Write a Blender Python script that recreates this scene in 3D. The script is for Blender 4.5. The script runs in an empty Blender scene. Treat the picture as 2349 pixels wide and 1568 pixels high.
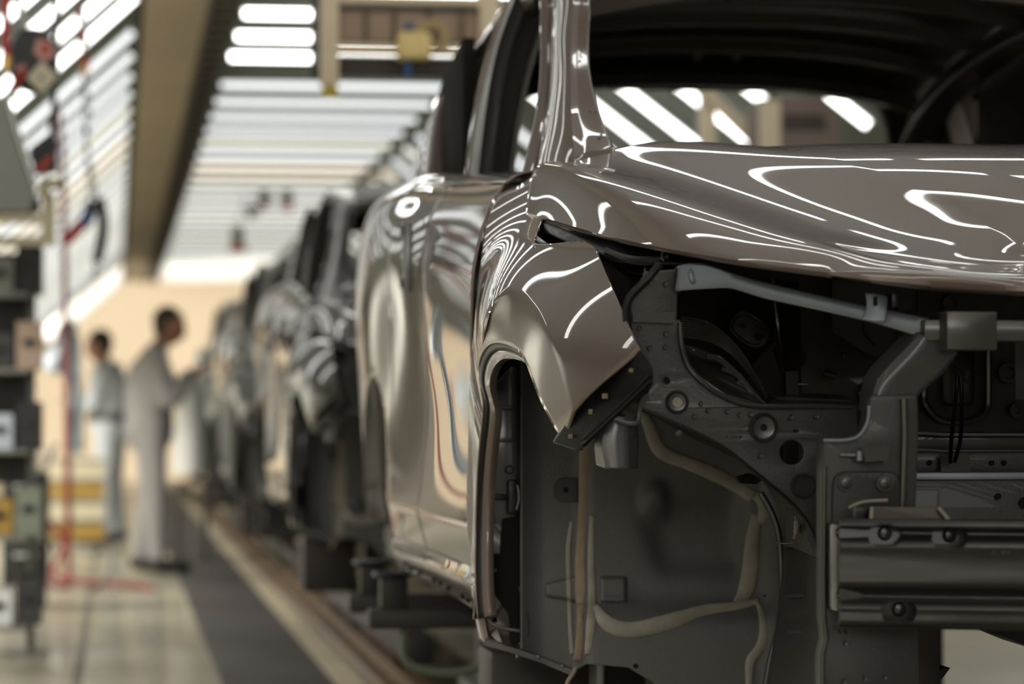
import bpy, bmesh, math, random
import numpy as np
from mathutils import Vector, Matrix
random.seed(7)
S = bpy.context.scene
COL = S.collection
PI = math.pi

# ------------------------------------------------------------------ camera
F = 7000.0                      # focal length in pixels of the 2349 x 1568 frame
W0, H0 = 2349.0, 1568.0
CAM = np.array([0.0, 0.0, 0.99])
PITCH = math.atan((965.0 - H0 / 2) / F)
YAW = math.atan((W0 / 2 - 262.0) / F * math.cos(PITCH))
FWD = np.array([math.sin(YAW) * math.cos(PITCH), math.cos(YAW) * math.cos(PITCH), math.sin(PITCH)])
RGT = np.array([math.cos(YAW), -math.sin(YAW), 0.0])
UPV = np.cross(RGT, FWD)

def at(px, py, Y):
    """point of the place seen at pixel (px, py), standing at distance Y down the line"""
    d = FWD + RGT * ((px - W0 / 2) / F) + UPV * (-(py - H0 / 2) / F)
    return CAM + d * (Y / d[1])

def proj(p):
    v = np.asarray(p) - CAM
    k = F / v.dot(FWD)
    return W0 / 2 + v.dot(RGT) * k, H0 / 2 - v.dot(UPV) * k

cd = bpy.data.cameras.new('camera')
cam = bpy.data.objects.new('camera', cd)
COL.objects.link(cam)
cam.matrix_world = Matrix(((RGT[0], UPV[0], -FWD[0], CAM[0]), (RGT[1], UPV[1], -FWD[1], CAM[1]),
                           (RGT[2], UPV[2], -FWD[2], CAM[2]), (0, 0, 0, 1)))
cd.sensor_width = 36.0
cd.lens = F / W0 * 36.0
cd.clip_start = 0.05
cd.dof.use_dof = True
cd.dof.focus_distance = 5.05
cd.dof.aperture_fstop = 107.3 / 1000 / 0.033
cd.dof.aperture_blades = 0
S.camera = cam
S.view_settings.view_transform = 'Standard'
S.view_settings.look = 'None'
S.view_settings.gamma = 1.0
S.view_settings.use_curve_mapping = False
S.view_settings.exposure = 0.0
S.cycles.use_denoising = True
S.cycles.max_bounces = 8
S.cycles.diffuse_bounces = 3
S.cycles.glossy_bounces = 4
S.cycles.sample_clamp_indirect = 6.0

# ------------------------------------------------------------------ materials
def srgb(*c):
    return tuple((v / 255 / 12.92) if v / 255 <= 0.04045 else ((v / 255 + 0.055) / 1.055) ** 2.4 for v in c)

def mat(name, col, rough=0.5, metal=0.0, coat=0.0, spec=0.5, bump=None, var=None, coat_rough=0.03):
    m = bpy.data.materials.new(name)
    m.use_nodes = True
    nt = m.node_tree
    b = nt.nodes['Principled BSDF']
    b.inputs['Base Color'].default_value = (*col, 1)
    b.inputs['Roughness'].default_value = rough
    b.inputs['Metallic'].default_value = metal
    b.inputs['Coat Weight'].default_value = coat
    b.inputs['Coat Roughness'].default_value = coat_rough
    b.inputs['Specular IOR Level'].default_value = spec
    tc = nt.nodes.new('ShaderNodeTexCoord')
    if var:
        scale, amt = var
        n = nt.nodes.new('ShaderNodeTexNoise')
        n.inputs['Scale'].default_value = scale
        n.inputs['Detail'].default_value = 4
        r = nt.nodes.new('ShaderNodeValToRGB')
        r.color_ramp.elements[0].position = 0.3
        r.color_ramp.elements[1].position = 0.7
        r.color_ramp.elements[0].color = (*[max(0, c * (1 - amt)) for c in col], 1)
        r.color_ramp.elements[1].color = (*[min(1, c * (1 + amt)) for c in col], 1)
        nt.links.new(tc.outputs['Object'], n.inputs['Vector'])
        nt.links.new(n.outputs['Fac'], r.inputs['Fac'])
        nt.links.new(r.outputs['Color'], b.inputs['Base Color'])
    if bump:
        scale, st = bump
        n2 = nt.nodes.new('ShaderNodeTexNoise')
        n2.inputs['Scale'].default_value = scale
        n2.inputs['Detail'].default_value = 3
        bp = nt.nodes.new('ShaderNodeBump')
        bp.inputs['Strength'].default_value = st
        bp.inputs['Distance'].default_value = 0.003
        nt.links.new(tc.outputs['Object'], n2.inputs['Vector'])
        nt.links.new(n2.outputs['Fac'], bp.inputs['Height'])
        nt.links.new(bp.outputs['Normal'], b.inputs['Normal'])
    return m

def emit(name, col, strength):
    m = bpy.data.materials.new(name)
    m.use_nodes = True
    nt = m.node_tree
    b = nt.nodes['Principled BSDF']
    b.inputs['Base Color'].default_value = (.8, .8, .8, 1)
    b.inputs['Emission Color'].default_value = (*col, 1)
    b.inputs['Emission Strength'].default_value = strength
    return m

def paint(name, col, metal=0.75, rough=0.36, coat=1.0):
    """metallic body paint: flake sparkle under a clear coat"""
    m = mat(name, col, rough, metal, coat, 0.5, coat_rough=0.015)
    nt = m.node_tree
    b = nt.nodes['Principled BSDF']
    tc = nt.nodes.new('ShaderNodeTexCoord')
    v = nt.nodes.new('ShaderNodeTexVoronoi')
    v.inputs['Scale'].default_value = 2600
    r = nt.nodes.new('ShaderNodeMapRange')
    r.inputs['To Min'].default_value = rough - 0.05
    r.inputs['To Max'].default_value = rough + 0.05
    nt.links.new(tc.outputs['Object'], v.inputs['Vector'])
    nt.links.new(v.outputs['Distance'], r.inputs['Value'])
    nt.links.new(r.outputs['Result'], b.inputs['Roughness'])
    return m

M = {}
M['bronze'] = paint('bronze_metallic_paint', srgb(130, 115, 109), 0.42, 0.42)
M['bronze_in'] = mat('bronze_primer_inside', (0.045, 0.039, 0.034), 0.38, 0.0, 0.25, var=(9, .12))
M['ecoat'] = mat('dark_primer', (0.036, 0.032, 0.029), 0.33, 0.0, 0.45, var=(12, .15), coat_rough=.12)
M['beam'] = mat('beam_primer', (0.042, 0.041, 0.039), 0.34, 0.45, 0.5, var=(6, .1), coat_rough=.16)
M['ecoat2'] = mat('dark_primer_grey', (0.042, 0.040, 0.038), 0.46, 0.0, 0.1, var=(7, .12), bump=(260, .25))
M['cave'] = mat('dark_primer_deep', (0.034, 0.030, 0.026), 0.45, 0.0, 0.15, var=(5, .2))
M['black'] = mat('black_plastic', (0.007, 0.007, 0.008), 0.36, 0.0, 0.05, .3)
M['blue_grey'] = mat('blue_grey_steel', (0.23, 0.26, 0.30), 0.42, 0.55, var=(14, .12))
M['steelbr'] = mat('coated_bracket_steel', (0.16, 0.16, 0.17), 0.25, 0.6)
M['seal'] = mat('sealant_grey_tan', (0.30, 0.28, 0.235), 0.55, var=(40, .10), bump=(90, .5))
M['sealtan'] = mat('sealant_tan', (0.27, 0.21, 0.145), 0.6, var=(30, .15), bump=(70, .5))
M['pvc'] = mat('stone_chip_coat', (0.115, 0.113, 0.108), 0.5, var=(7, .10), bump=(300, .35))
M['hole'] = mat('dark_opening', (0.004, 0.004, 0.004), 0.9)
M['trim_dark'] = mat('matte_inner_panel', (0.022, 0.019, 0.016), 0.8, 0.0, 0.0, 0.12)
M['rib'] = mat('roof_primer', (0.11, 0.095, 0.082), 0.45, var=(4, .2))

# ------------------------------------------------------------------ mesh helpers
class MB:
    """collects vertices and faces of ONE mesh"""
    def __init__(self):
        self.v = []
        self.f = []
    def add(self, verts, faces):
        o = len(self.v)
        self.v.extend([tuple(map(float, p)) for p in verts])
        self.f.extend([tuple(i + o for i in f) for f in faces])
        return self
    def grid(self, G, flip=False, wrap=False):
        n, m = G.shape[:2]
        fs = []
        for i in range(n - 1):
            for j in range(m - (0 if wrap else 1)):
                a, b, c, d = i * m + j, i * m + (j + 1) % m, (i + 1) * m + (j + 1) % m, (i + 1) * m + j
                fs.append((a, d, c, b) if flip else (a, b, c, d))
        return self.add(G.reshape(-1, 3), fs)
    def box(self, c, s, R=None, bev=0.0):
        c = np.array(c, float); hx, hy, hz = [v / 2 for v in s]
        b = min(bev, hx * .49, hy * .49, hz * .49)
        if b <= 0:
            P = np.array([(x, y, z) for z in (-hz, hz) for y in (-hy, hy) for x in (-hx, hx)])
            fs = [(0, 2, 3, 1), (4, 5, 7, 6), (0, 1, 5, 4), (2, 6, 7, 3), (0, 4, 6, 2), (1, 3, 7, 5)]
        else:
            bm = bmesh.new()
            bmesh.ops.create_cube(bm, size=1.0)
            bmesh.ops.scale(bm, vec=(2 * hx, 2 * hy, 2 * hz), verts=bm.verts)
            bmesh.ops.bevel(bm, geom=list(bm.edges), offset=b, segments=2, profile=.6, affect='EDGES')
            bm.verts.index_update()
            P = np.array([v.co[:] for v in bm.verts])
            fs = [tuple(v.index for v in f.verts) for f in bm.faces]
            bm.free()
        if R is not None:
            P = P @ np.array(R).T
        return self.add(P + c, fs)
    def tube(self, path, r, n=10, cap=True, flat=None):
        P = np.array([np.array(p, float) for p in path])
        k = len(P)
        rr = np.full(k, r) if np.isscalar(r) else np.array(r, float)
        T = np.gradient(P, axis=0)
        T /= np.linalg.norm(T, axis=1)[:, None] + 1e-9
        ref = np.array([0, 0, 1.0]) if abs(T[0][2]) < .9 else np.array([1.0, 0, 0])
        if flat is not None:
            ref = np.array(flat[0], float)
        rings = []
        for i in range(k):
            a = ref - T[i] * ref.dot(T[i])
            a /= np.linalg.norm(a) + 1e-9
            b = np.cross(T[i], a)
            if flat is None:
                ref = a
            ka = flat[1] if flat is not None else 1.0
            rings.append([P[i] + rr[i] * (a * ka * math.cos(t) + b * math.sin(t))
                          for t in np.linspace(0, 2 * PI, n, endpoint=False)])
        G = np.array(rings)
        self.grid(G, wrap=True)
        if cap:
            o = len(self.v) - k * n
            self.f.append(tuple(o + j for j in reversed(range(n))))
            self.f.append(tuple(o + (k - 1) * n + j for j in range(n)))
        return self
    def lathe(self, prof, c, axis=(0, 0, 1), n=28, sx=1.0, sy=1.0, spin=0.0):
        """profile of (radius, height) turned about an axis through c"""
        A = Vector(axis).normalized()
        q = np.array(A.to_track_quat('Z', 'Y').to_matrix())
        ct, st = math.cos(spin), math.sin(spin)
        G = []
        for r, h in prof:
            ring = []
            for t in np.linspace(0, 2 * PI, n, endpoint=False):
                x, y = r * math.cos(t) * sx, r * math.sin(t) * sy
                ring.append(q @ np.array([x * ct - y * st, x * st + y * ct, h]) + np.array(c, float))
            G.append(ring)
        return self.grid(np.array(G), wrap=True)
    def ball(self, c, r, n=12):
        r = (r, r, r) if np.isscalar(r) else r
        G = np.array([[[c[0] + r[0] * math.sin(a) * math.cos(t), c[1] + r[1] * math.sin(a) * math.sin(t), c[2] - r[2] * math.cos(a)]
                       for t in np.linspace(0, 2 * PI, 2 * n, endpoint=False)] for a in np.linspace(0.02, PI - .02, n)])
        return self.grid(G, wrap=True)
    def prism(self, pts, off):
        """closed polygon (3-D points in a plane) pushed along off"""
        n = len(pts)
        A = [np.array(p, float) for p in pts]
        B = [p + np.array(off, float) for p in A]
        fs = [tuple(range(n)), tuple(reversed(range(n, 2 * n)))]
        fs += [(i, i + n, (i + 1) % n + n, (i + 1) % n) for i in range(n)]
        return self.add(A + B, fs)
    def sweep(self, path, sec, up=(0, 0, 1), closed=True, cap=True):
        """2-D section (side, up) carried along a path"""
        P = np.array([np.array(p, float) for p in path]); k = len(P)
        T = np.gradient(P, axis=0); T /= np.linalg.norm(T, axis=1)[:, None]
        rings = []
        for i in range(k):
            s = np.cross(T[i], np.array(up, float)); s /= np.linalg.norm(s)
            u = np.cross(s, T[i])
            rings.append([P[i] + s * a + u * b for a, b in sec])
        G = np.array(rings); m = len(sec)
        self.grid(G, wrap=closed)
        if cap and closed:
            o = len(self.v) - k * m
            self.f.append(tuple(o + j for j in range(m)))
            self.f.append(tuple(o + (k - 1) * m + j for j in reversed(range(m))))
        return self
    def build(self, name, m, parent=None, smooth=True, angle=35, solid=0.0, off=-1.0, bevel=0.0):
        me = bpy.data.meshes.new(name)
        o = bpy.data.objects.new(name, me)
        base = np.zeros(3)
        if parent is not None and parent.parent is not None and parent.parent.parent is not None:
            parent = parent.parent                  # thing > part > sub-part, no deeper
        if parent is not None:
            p, base = parent, np.zeros(3)
            while p is not None:
                base = base + np.array(p.location); p = p.parent
            o.parent = parent
        else:
            A = np.array(self.v)
            base = np.array([(A[:, 0].min() + A[:, 0].max()) / 2, (A[:, 1].min() + A[:, 1].max()) / 2, A[:, 2].min()])
            o.location = base
        me.from_pydata([tuple(np.array(p) - base) for p in self.v], [], self.f)
        me.update()
        bm = bmesh.new(); bm.from_mesh(me)
        bmesh.ops.remove_doubles(bm, verts=bm.verts, dist=1e-6)
        if solid == 0:
            bmesh.ops.recalc_face_normals(bm, faces=bm.faces)
        bm.to_mesh(me); bm.free()
        if smooth:
            me.polygons.foreach_set('use_smooth', [True] * len(me.polygons))
            if angle < 180:
                try:
                    me.set_sharp_from_angle(angle=math.radians(angle))
                except Exception:
                    pass
        for mm in (m if isinstance(m, (list, tuple)) else [m]):
            me.materials.append(mm)
        if solid:
            md = o.modifiers.new('Solidify', 'SOLIDIFY'); md.thickness = solid; md.offset = off
        if bevel:
            md = o.modifiers.new('Bevel', 'BEVEL'); md.width = bevel; md.segments = 2; md.limit_method = 'ANGLE'
        COL.objects.link(o)
        return o

def empty(name, loc):
    o = bpy.data.objects.new(name, None)
    o.location = loc
    o.empty_display_size = 0.1
    COL.objects.link(o)
    return o

def tag(o, label, cat, group=None):
    o['label'] = label
    o['category'] = cat
    if group:
        o['group'] = group
    return o

def struct(o):
    o['kind'] = 'structure'
    return o

def kids(o, table=None):
    return [c for c in bpy.data.objects if c.parent == o]

def nat(ts, Pn, q):
    """natural cubic spline through points"""
    ts = np.asarray(ts, float); Pn = np.asarray(Pn, float); n = len(ts)
    if n == 2:
        w = ((q - ts[0]) / (ts[1] - ts[0]))[:, None]
        return Pn[0] * (1 - w) + Pn[1] * w
    h = np.diff(ts)
    A = np.zeros((n, n)); B = np.zeros((n, Pn.shape[1]))
    A[0, 0] = A[-1, -1] = 1
    for i in range(1, n - 1):
        A[i, i - 1], A[i, i], A[i, i + 1] = h[i - 1], 2 * (h[i - 1] + h[i]), h[i]
        B[i] = 6 * ((Pn[i + 1] - Pn[i]) / h[i] - (Pn[i] - Pn[i - 1]) / h[i - 1])
    m = np.linalg.solve(A, B)
    k = np.clip(np.searchsorted(ts, q, side='right') - 1, 0, n - 2)
    a, b = (ts[k + 1] - q)[:, None], (q - ts[k])[:, None]
    hk = h[k][:, None]
    return (m[k] * a ** 3 + m[k + 1] * b ** 3) / (6 * hk) + (Pn[k] / hk - m[k] * hk / 6) * a + (Pn[k + 1] / hk - m[k + 1] * hk / 6) * b

def curve(pts, n):
    """smooth path through points"""
    P = np.array([np.array(p, float) for p in pts])
    d = np.concatenate([[0], np.cumsum(np.linalg.norm(np.diff(P, axis=0), axis=1) ** .7)])
    return nat(d, P, np.linspace(0, d[-1], n))

def net(N, nu, nv, splits=(), closed=False):
    """spline surface through a control net N[u][v]; splits = v columns that stay sharp creases"""
    N = np.array(N, float)
    U, V = N.shape[:2]
    du = np.concatenate([[0], np.cumsum(np.linalg.norm(np.diff(N, axis=0), axis=2).mean(axis=1) ** .8)])
    A = np.stack([nat(du, N[:, j], np.linspace(0, du[-1], nu)) for j in range(V)], axis=1)
    dv = np.concatenate([[0], np.cumsum(np.linalg.norm(np.diff(N, axis=1), axis=2).mean(axis=0) ** .8)])
    cuts = [0] + list(splits) + [V - 1]
    rows = []
    for i in range(nu):
        row = []
        for a, b in zip(cuts[:-1], cuts[1:]):
            k = max(2, int(round(nv * (dv[b] - dv[a]) / dv[-1])) + 1)
            seg = nat(dv[a:b + 1], A[i, a:b + 1], np.linspace(dv[a], dv[b], k))
            row.append(seg if a == 0 else seg[1:])
        rows.append(np.concatenate(row))
    return np.array(rows)

def rounded(pts, r, n=5):
    """polygon with its corners rounded by r (or a list of radii)"""
    out = []; k = len(pts)
    for i in range(k):
        p0, p1, p2 = np.array(pts[i - 1], float), np.array(pts[i], float), np.array(pts[(i + 1) % k], float)
        ri = r[i] if isinstance(r, (list, tuple)) else r
        a, b = p0 - p1, p2 - p1
        la, lb = np.linalg.norm(a), np.linalg.norm(b)
        t = min(ri, la * .48, lb * .48)
        if t < 1e-6:
            out.append(p1); continue
        A, B = p1 + a / la * t, p1 + b / lb * t
        for s in np.linspace(0, 1, n):
            out.append((1 - s) ** 2 * A + 2 * s * (1 - s) * p1 + s * s * B)
    return out

def circ(cx, cy, r, n=20, sx=1.0, ang=0.0):
    out = []
    for t in np.linspace(0, 2 * PI, n, endpoint=False):
        x, y = r * sx * math.cos(t), r * math.sin(t)
        out.append(np.array([cx + x * math.cos(ang) - y * math.sin(ang), cy + x * math.sin(ang) + y * math.cos(ang)]))
    return out

def slot(cx, cy, w, h, r):
    return rounded([(cx - w / 2, cy - h / 2), (cx + w / 2, cy - h / 2), (cx + w / 2, cy + h / 2), (cx - w / 2, cy + h / 2)], r)

def plate(outline, holes=(), Y=5.0, thick=.004, bev=.0015, warp=None, px=True):
    """sheet-metal plate with holes, standing across the line at distance Y; outline in picture pixels or metres"""
    cu = bpy.data.curves.new('tmp', 'CURVE')
    cu.dimensions = '2D'; cu.fill_mode = 'BOTH'
    cu.extrude = max(1e-4, thick / 2 - bev); cu.bevel_depth = bev; cu.bevel_resolution = 1
    for loop in [outline] + list(holes):
        sp = cu.splines.new('POLY')
        sp.points.add(len(loop) - 1)
        for i, p in enumerate(loop):
            q = at(p[0], p[1], Y) if px else (p[0], Y, p[1])
            sp.points[i].co = (q[0], q[2], 0, 1)
        sp.use_cyclic_u = True
    o = bpy.data.objects.new('tmp', cu)
    COL.objects.link(o)
    dg = bpy.context.evaluated_depsgraph_get()
    me = bpy.data.meshes.new_from_object(o.evaluated_get(dg))
    P = [(v.co.x, Y - v.co.z, v.co.y) for v in me.vertices]
    if warp:
        P = [warp(p) for p in P]
    fs = [tuple(p.vertices) for p in me.polygons]
    bpy.data.objects.remove(o); bpy.data.curves.remove(cu); bpy.data.meshes.remove(me)
    mb = MB(); mb.add(P, fs)
    return mb

def mirror(G, xc):
    H = np.array(G, float).copy()
    H[..., 0] = 2 * xc - H[..., 0]
    return H
# ------------------------------------------------------------------ the bronze car body (world coordinates of the first one)
XC = 1.575
car = empty('car_body', (XC, 6.6, 0.56))
tag(car, 'bronze painted car body shell nearest the camera, hood on and front end still open', 'car', 'car bodies on the line')

# ---- hood: edge, bulge, ridge, valley, dome crease, centre; rows from windscreen to nose
E = [(1213, 487, 5.42), (1262, 503, 5.22), (1371, 534, 4.93), (1470, 555, 4.74), (1590, 582, 4.58), (1893, 624, 4.43)]
R = [(1308, 377, 5.50), (1414, 394, 5.28), (1535, 428, 5.05), (1640, 470, 4.87), (1760, 515, 4.71), (2010, 590, 4.50)]
D = [(1756, 339, 5.42), (1893, 362, 5.20), (2031, 406, 5.00), (2150, 458, 4.85), (2262, 512, 4.72), (2420, 612, 4.50)]
V = [(1480, 331, 5.49), (1600, 366, 5.27), (1742, 418, 5.05), (1880, 474, 4.87), (2010, 528, 4.71), (2220, 612, 4.46)]
E, R, D, V = [[at(*p) for p in q] for q in (E, R, D, V)]
N = []
for i in range(6):
    e, r, d, v = E[i], R[i], D[i], V[i]
    bul = (e + r) / 2 + np.array([-.020, -.004, .030]) * [1.15, 1.0, .8, .62, .45, .28][i]
    lip = e + np.array([.003, .006, -.005])
    c = np.array([XC, d[1] - .03 - .012 * i, d[2] + .006 + .003 * i])
    m2 = (d + c) / 2 + np.array([0, 0, .004])
    v = v + np.array([0, 0, -.009 * (0, .6, 1, 1, .6, .3)[i]])
    N.append([lip, e, bul, r, v, d, m2, c])
N = np.array(N)
tt = np.linspace(0, 1, 6); tf = np.linspace(0, 1, 12)
d_ = np.concatenate([[0], np.cumsum(np.linalg.norm(np.diff(N[:, 3], axis=0), axis=1))]); tt = d_ / d_[-1]
N = np.stack([np.stack([np.polyval(np.polyfit(tt, N[:, j, k], 3), tf) for k in range(3)], axis=-1) for j in range(N.shape[1])], axis=1)
# nose: roll the front edge under
front = N[-1].copy()
nose = [N[-1] + np.array([0, -.05 * k, -.020 * k - .006 * k * k]) for k in (1.0,)]
edge_px = [at(p[0], p[1], p[2]) for p in ((1900, 634, 4.43), (1900, 628, 4.425), (2000, 640, 4.38), (2110, 650, 4.37), (2250, 660, 4.355), (2400, 668, 4.33), (2550, 672, 4.31))]
edge_px.append(np.array([XC, 4.29, edge_px[-1][2] - .002]))
N = np.concatenate([N, [edge_px]])
N = np.concatenate([N, [np.array(edge_px) + np.array([.0, .010, -.006]) * np.array([0, .1, .5, 1, 1, 1, 1, 1])[:, None]]])
G = net(N, 90, 110, splits=(1, 3, 5))
mb = MB(); mb.grid(G); mb.grid(mirror(G, XC), flip=True)
mb.build('hood', M['bronze'], car, solid=.005, off=0, angle=40)

# ---- front fender: rows round the wheel arch; lip, flare crease, middle, outer edge
FN = [
 [(1094, 1420, 5.56), (1092, 1420, 5.58), (1090, 1420, 5.61), (1086, 1420, 5.64)],
 [(1089, 1220, 5.59), (1086, 1220, 5.605), (1082, 1220, 5.63), (1075, 1220, 5.66)],
 [(1091, 1064, 5.57), (1087, 1050, 5.59), (1082, 1040, 5.62), (1076, 1030, 5.665)],
 [(1100, 951, 5.50), (1095, 900, 5.53), (1089, 880, 5.58), (1081, 860, 5.665)],
 [(1122, 851, 5.36), (1110, 775, 5.40), (1102, 735, 5.48), (1094, 700, 5.655)],
 [(1150, 793, 5.20), (1136, 696, 5.24), (1122, 640, 5.35), (1108, 570, 5.64)],
 [(1180, 790, 5.06), (1176, 662, 5.06), (1165, 590, 5.22), (1140, 450, 5.63)],
 [(1187, 795, 5.03), (1189, 664, 5.015), (1187, 585, 5.18), (1190, 427, 5.65)],
 [(1194, 802, 5.0), (1203, 673, 4.97), (1205, 590, 5.12), (1238, 404, 5.56)],
 [(1200, 810, 4.975), (1218, 689, 4.93), (1224, 606, 5.04), (1220, 510, 5.40)],
 [(1221, 855, 4.905), (1250, 740, 4.845), (1287, 660, 4.85), (1307, 556, 5.08)],
 [(1245, 927, 4.825), (1280, 812, 4.755), (1343, 716, 4.715), (1371, 577, 4.93)],
 [(1258, 978, 4.775), (1302, 885, 4.70), (1380, 785, 4.61), (1428, 712, 4.645)],
 [(1269, 1016, 4.74), (1319, 945, 4.66), (1397, 866, 4.555), (1469, 802, 4.47)],
]
FN = np.array([[at(*p) for p in r] for r in FN])
# one smooth sheet x = g(distance, height) fitted to those points, each point then slid along its sight line onto it
q = FN[:, 1:].reshape(-1, 3)
def gb(Y, z, n):
    y, w = (np.asarray(Y) - 5.1) / .5, (np.asarray(z) - 1.1) / .3
    return np.stack([y ** a * w ** b for a in range(n + 1) for b in range(n + 1 - a)] + ([w ** 4, w ** 5] if n == 3 else []), axis=-1)
g4 = np.linalg.lstsq(gb(q[:, 1], q[:, 2], 4), q[:, 0], rcond=None)[0]
g3 = np.linalg.lstsq(gb(q[:, 1], q[:, 2], 3), q[:, 0], rcond=None)[0]
def gx(Y, z):
    b = np.clip((5.24 - np.asarray(Y, float)) / .46, 0, 1); b = b * b * b * (b * (6 * b - 15) + 10)
    return gb(Y, z, 4) @ g4 * (1 - b) + gb(Y, z, 3) @ g3 * b
def slide(p):
    d = (p - CAM) / p[1]
    lo_, hi_ = p[1] - .35, p[1] + .35
    ts = np.linspace(lo_, hi_, 400)
    e = np.array([CAM[0] + d[0] * t for t in ts]) - gx(ts, CAM[2] + d[2] * ts)
    zc = np.where(np.sign(e[:-1]) != np.sign(e[1:]))[0]
    if len(zc):
        k = zc[np.argmin(abs(ts[zc] - p[1]))]; t = ts[k] - e[k] * (ts[k + 1] - ts[k]) / (e[k + 1] - e[k])
    else:
        t = ts[np.argmin(abs(e))]
    return CAM + d * t
FN = np.array([[r[0]] + [slide(p) for p in r[1:]] for r in FN])
ac = np.array([0, 5.13, .78])
GK = net(FN, 130, 44, splits=(1,))
kc = int(round(44 * 0)) 
dv = np.concatenate([[0], np.cumsum(np.linalg.norm(np.diff(FN, axis=1), axis=2).mean(axis=0) ** .8)])
k1 = max(2, int(round(44 * dv[1] / dv[-1])) + 1) - 1           # column of the flare crease
GK[:, k1:, 0] = gx(GK[:, k1:, 1], GK[:, k1:, 2])
for j in range(k1):
    s_ = 1 - j / k1
    GK[:, j, 0] = GK[:, k1, 0] + .001 * s_ + (gx(GK[:, j, 1], GK[:, j, 2]) - gx(GK[:, k1, 1], GK[:, k1, 2])) * .40
L = GK[:, 0]; dirv = ac - L; dirv[:, 0] = 0; dirv /= np.linalg.norm(dirv, axis=1)[:, None]
ring_ = lambda tab: np.stack([L + dirv * a + np.array([b, 0, 0]) for a, b in tab], axis=1)
lip_shade_, flange_ = ring_(((.0005, .001), (.005, .004), (.012, .009))), ring_(((.0115, .009), (.018, .012), (.025, .018), (.026, .030)))
for side in (0, 1):
    mb = MB(); mb.grid(mirror(lip_shade_, XC) if side else lip_shade_); mb.build('arch_shade_band', M['black'], car, solid=.002, off=0)  # black band painted in as the shade on the lip's underside
    mb = MB(); mb.grid(mirror(flange_, XC) if side else flange_); mb.build('arch_flange', M['bronze'], car, solid=.002, off=0)
G = GK
mb = MB(); mb.grid(G)
mb.build('front_fender', M['bronze'], car, solid=.004, off=0, angle=40)
mb = MB(); mb.grid(mirror(G, XC), flip=True)
mb.build('front_fender', M['bronze'], car, solid=.004, off=0, angle=40)

# ---- black sheet closing the hood-to-fender gap, standing in for its shade
ga = curve([at(*p) for p in ((1216, 470, 5.47), (1240, 492, 5.33), (1371, 530, 4.97), (1470, 551, 4.78), (1590, 578, 4.62))], 30)
gb_ = curve([at(*p) for p in ((1214, 520, 5.47), (1250, 545, 5.33), (1371, 590, 5.00), (1450, 612, 4.80), (1560, 612, 4.68))], 30)
GG = np.array([[a + np.array((.012, .02, -.004)), (a + b) / 2 + np.array((.05, .05, -.01)), b + np.array((.012, .01, -.01))] for a, b in zip(ga, gb_)])
for side in (0, 1):
    mb = MB(); mb.grid(net(mirror(GG, XC) if side else GG, 40, 8)); mb.build('shut_gap_shade', M['hole'], car, solid=.003, off=0)

# ---- flank: x as a function of distance Y and height z
YS = [5.67, 6.10, 6.60, 7.10, 7.60, 8.10, 8.45, 8.72, 8.86]
ZS = [.70, .79, .90, 1.02, 1.15, 1.27, 1.345, 1.40, 1.435]
XS = [  # rows Y, columns z
 [.683, .660, .664, .668, .664, .668, .684, .705, .728],
 [.690, .664, .676, .682, .676, .674, .690, .712, .742],
 [.694, .668, .684, .692, .687, .680, .694, .716, .750],
 [.692, .671, .684, .692, .688, .680, .692, .716, .754],
 [.688, .672, .678, .682, .674, .670, .682, .708, .752],
 [.690, .676, .672, .668, .660, .662, .676, .704, .752],
 [.705, .692, .684, .676, .668, .672, .690, .722, .772],
 [.760, .745, .735, .725, .716, .722, .742, .774, .824],
 [.840, .830, .820, .812, .806, .812, .832, .862, .905],
]
rise = lambda Y: np.interp(Y, [5.67, 6.6, 7.6, 8.4, 8.9], [0, .07, .15, .19, .21])     # the wedge of the belt line
def flank_net():
    out = []
    for i, Y in enumerate(YS):
        r = []
        for j, z in enumerate(ZS):
            k = min(1, max(0, (z - .80) / .55))
            r.append((XS[i][j], Y, z + rise(Y) * k))
        out.append(r)
    return np.array(out)
FL = flank_net()
ny = 260
GF = net(FL, ny, 60, splits=(1, 5))
rearc = np.array([7.93, .70]); RR = .405
def panel(name, y0, y1, m, arch=False, slant=0.0):
    for side in (0, 1):
        g = GF.copy()
        keep = []
        yy = g[:, :, 1]
        sel = [i for i in range(ny) if y0 <= g[i, 0, 1] <= y1]
        g = g[sel[0]:sel[-1] + 1]
        mb = MB()
        H = mirror(g, XC) if side else g
        n, mm = H.shape[:2]
        P = H.reshape(-1, 3).copy(); fs = []
        dd = np.hypot(P[:, 1] - rearc[0], P[:, 2] - rearc[1])
        if arch:
            near = dd < RR + .012
            for q in np.where(near & (dd > RR - .03))[0]:
                s = RR / dd[q]
                P[q, 1] = rearc[0] + (P[q, 1] - rearc[0]) * s; P[q, 2] = rearc[1] + (P[q, 2] - rearc[1]) * s
        for i in range(n - 1):
            for j in range(mm - 1):
                q = (i * mm + j, i * mm + j + 1, (i + 1) * mm + j + 1, (i + 1) * mm + j)
                if arch and max(dd[list(q)]) < RR + .012:
                    continue
                fs.append(q if not side else q[::-1])
        mb.add(P, fs)
        mb.build(name, m, car, solid=.006, off=0, angle=40)
panel('front_door', 5.675, 6.735, M['bronze'])
panel('rear_door', 6.742, 7.50, M['bronze'])
panel('rear_fender', 7.507, 8.86, M['bronze'], arch=True)

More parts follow.
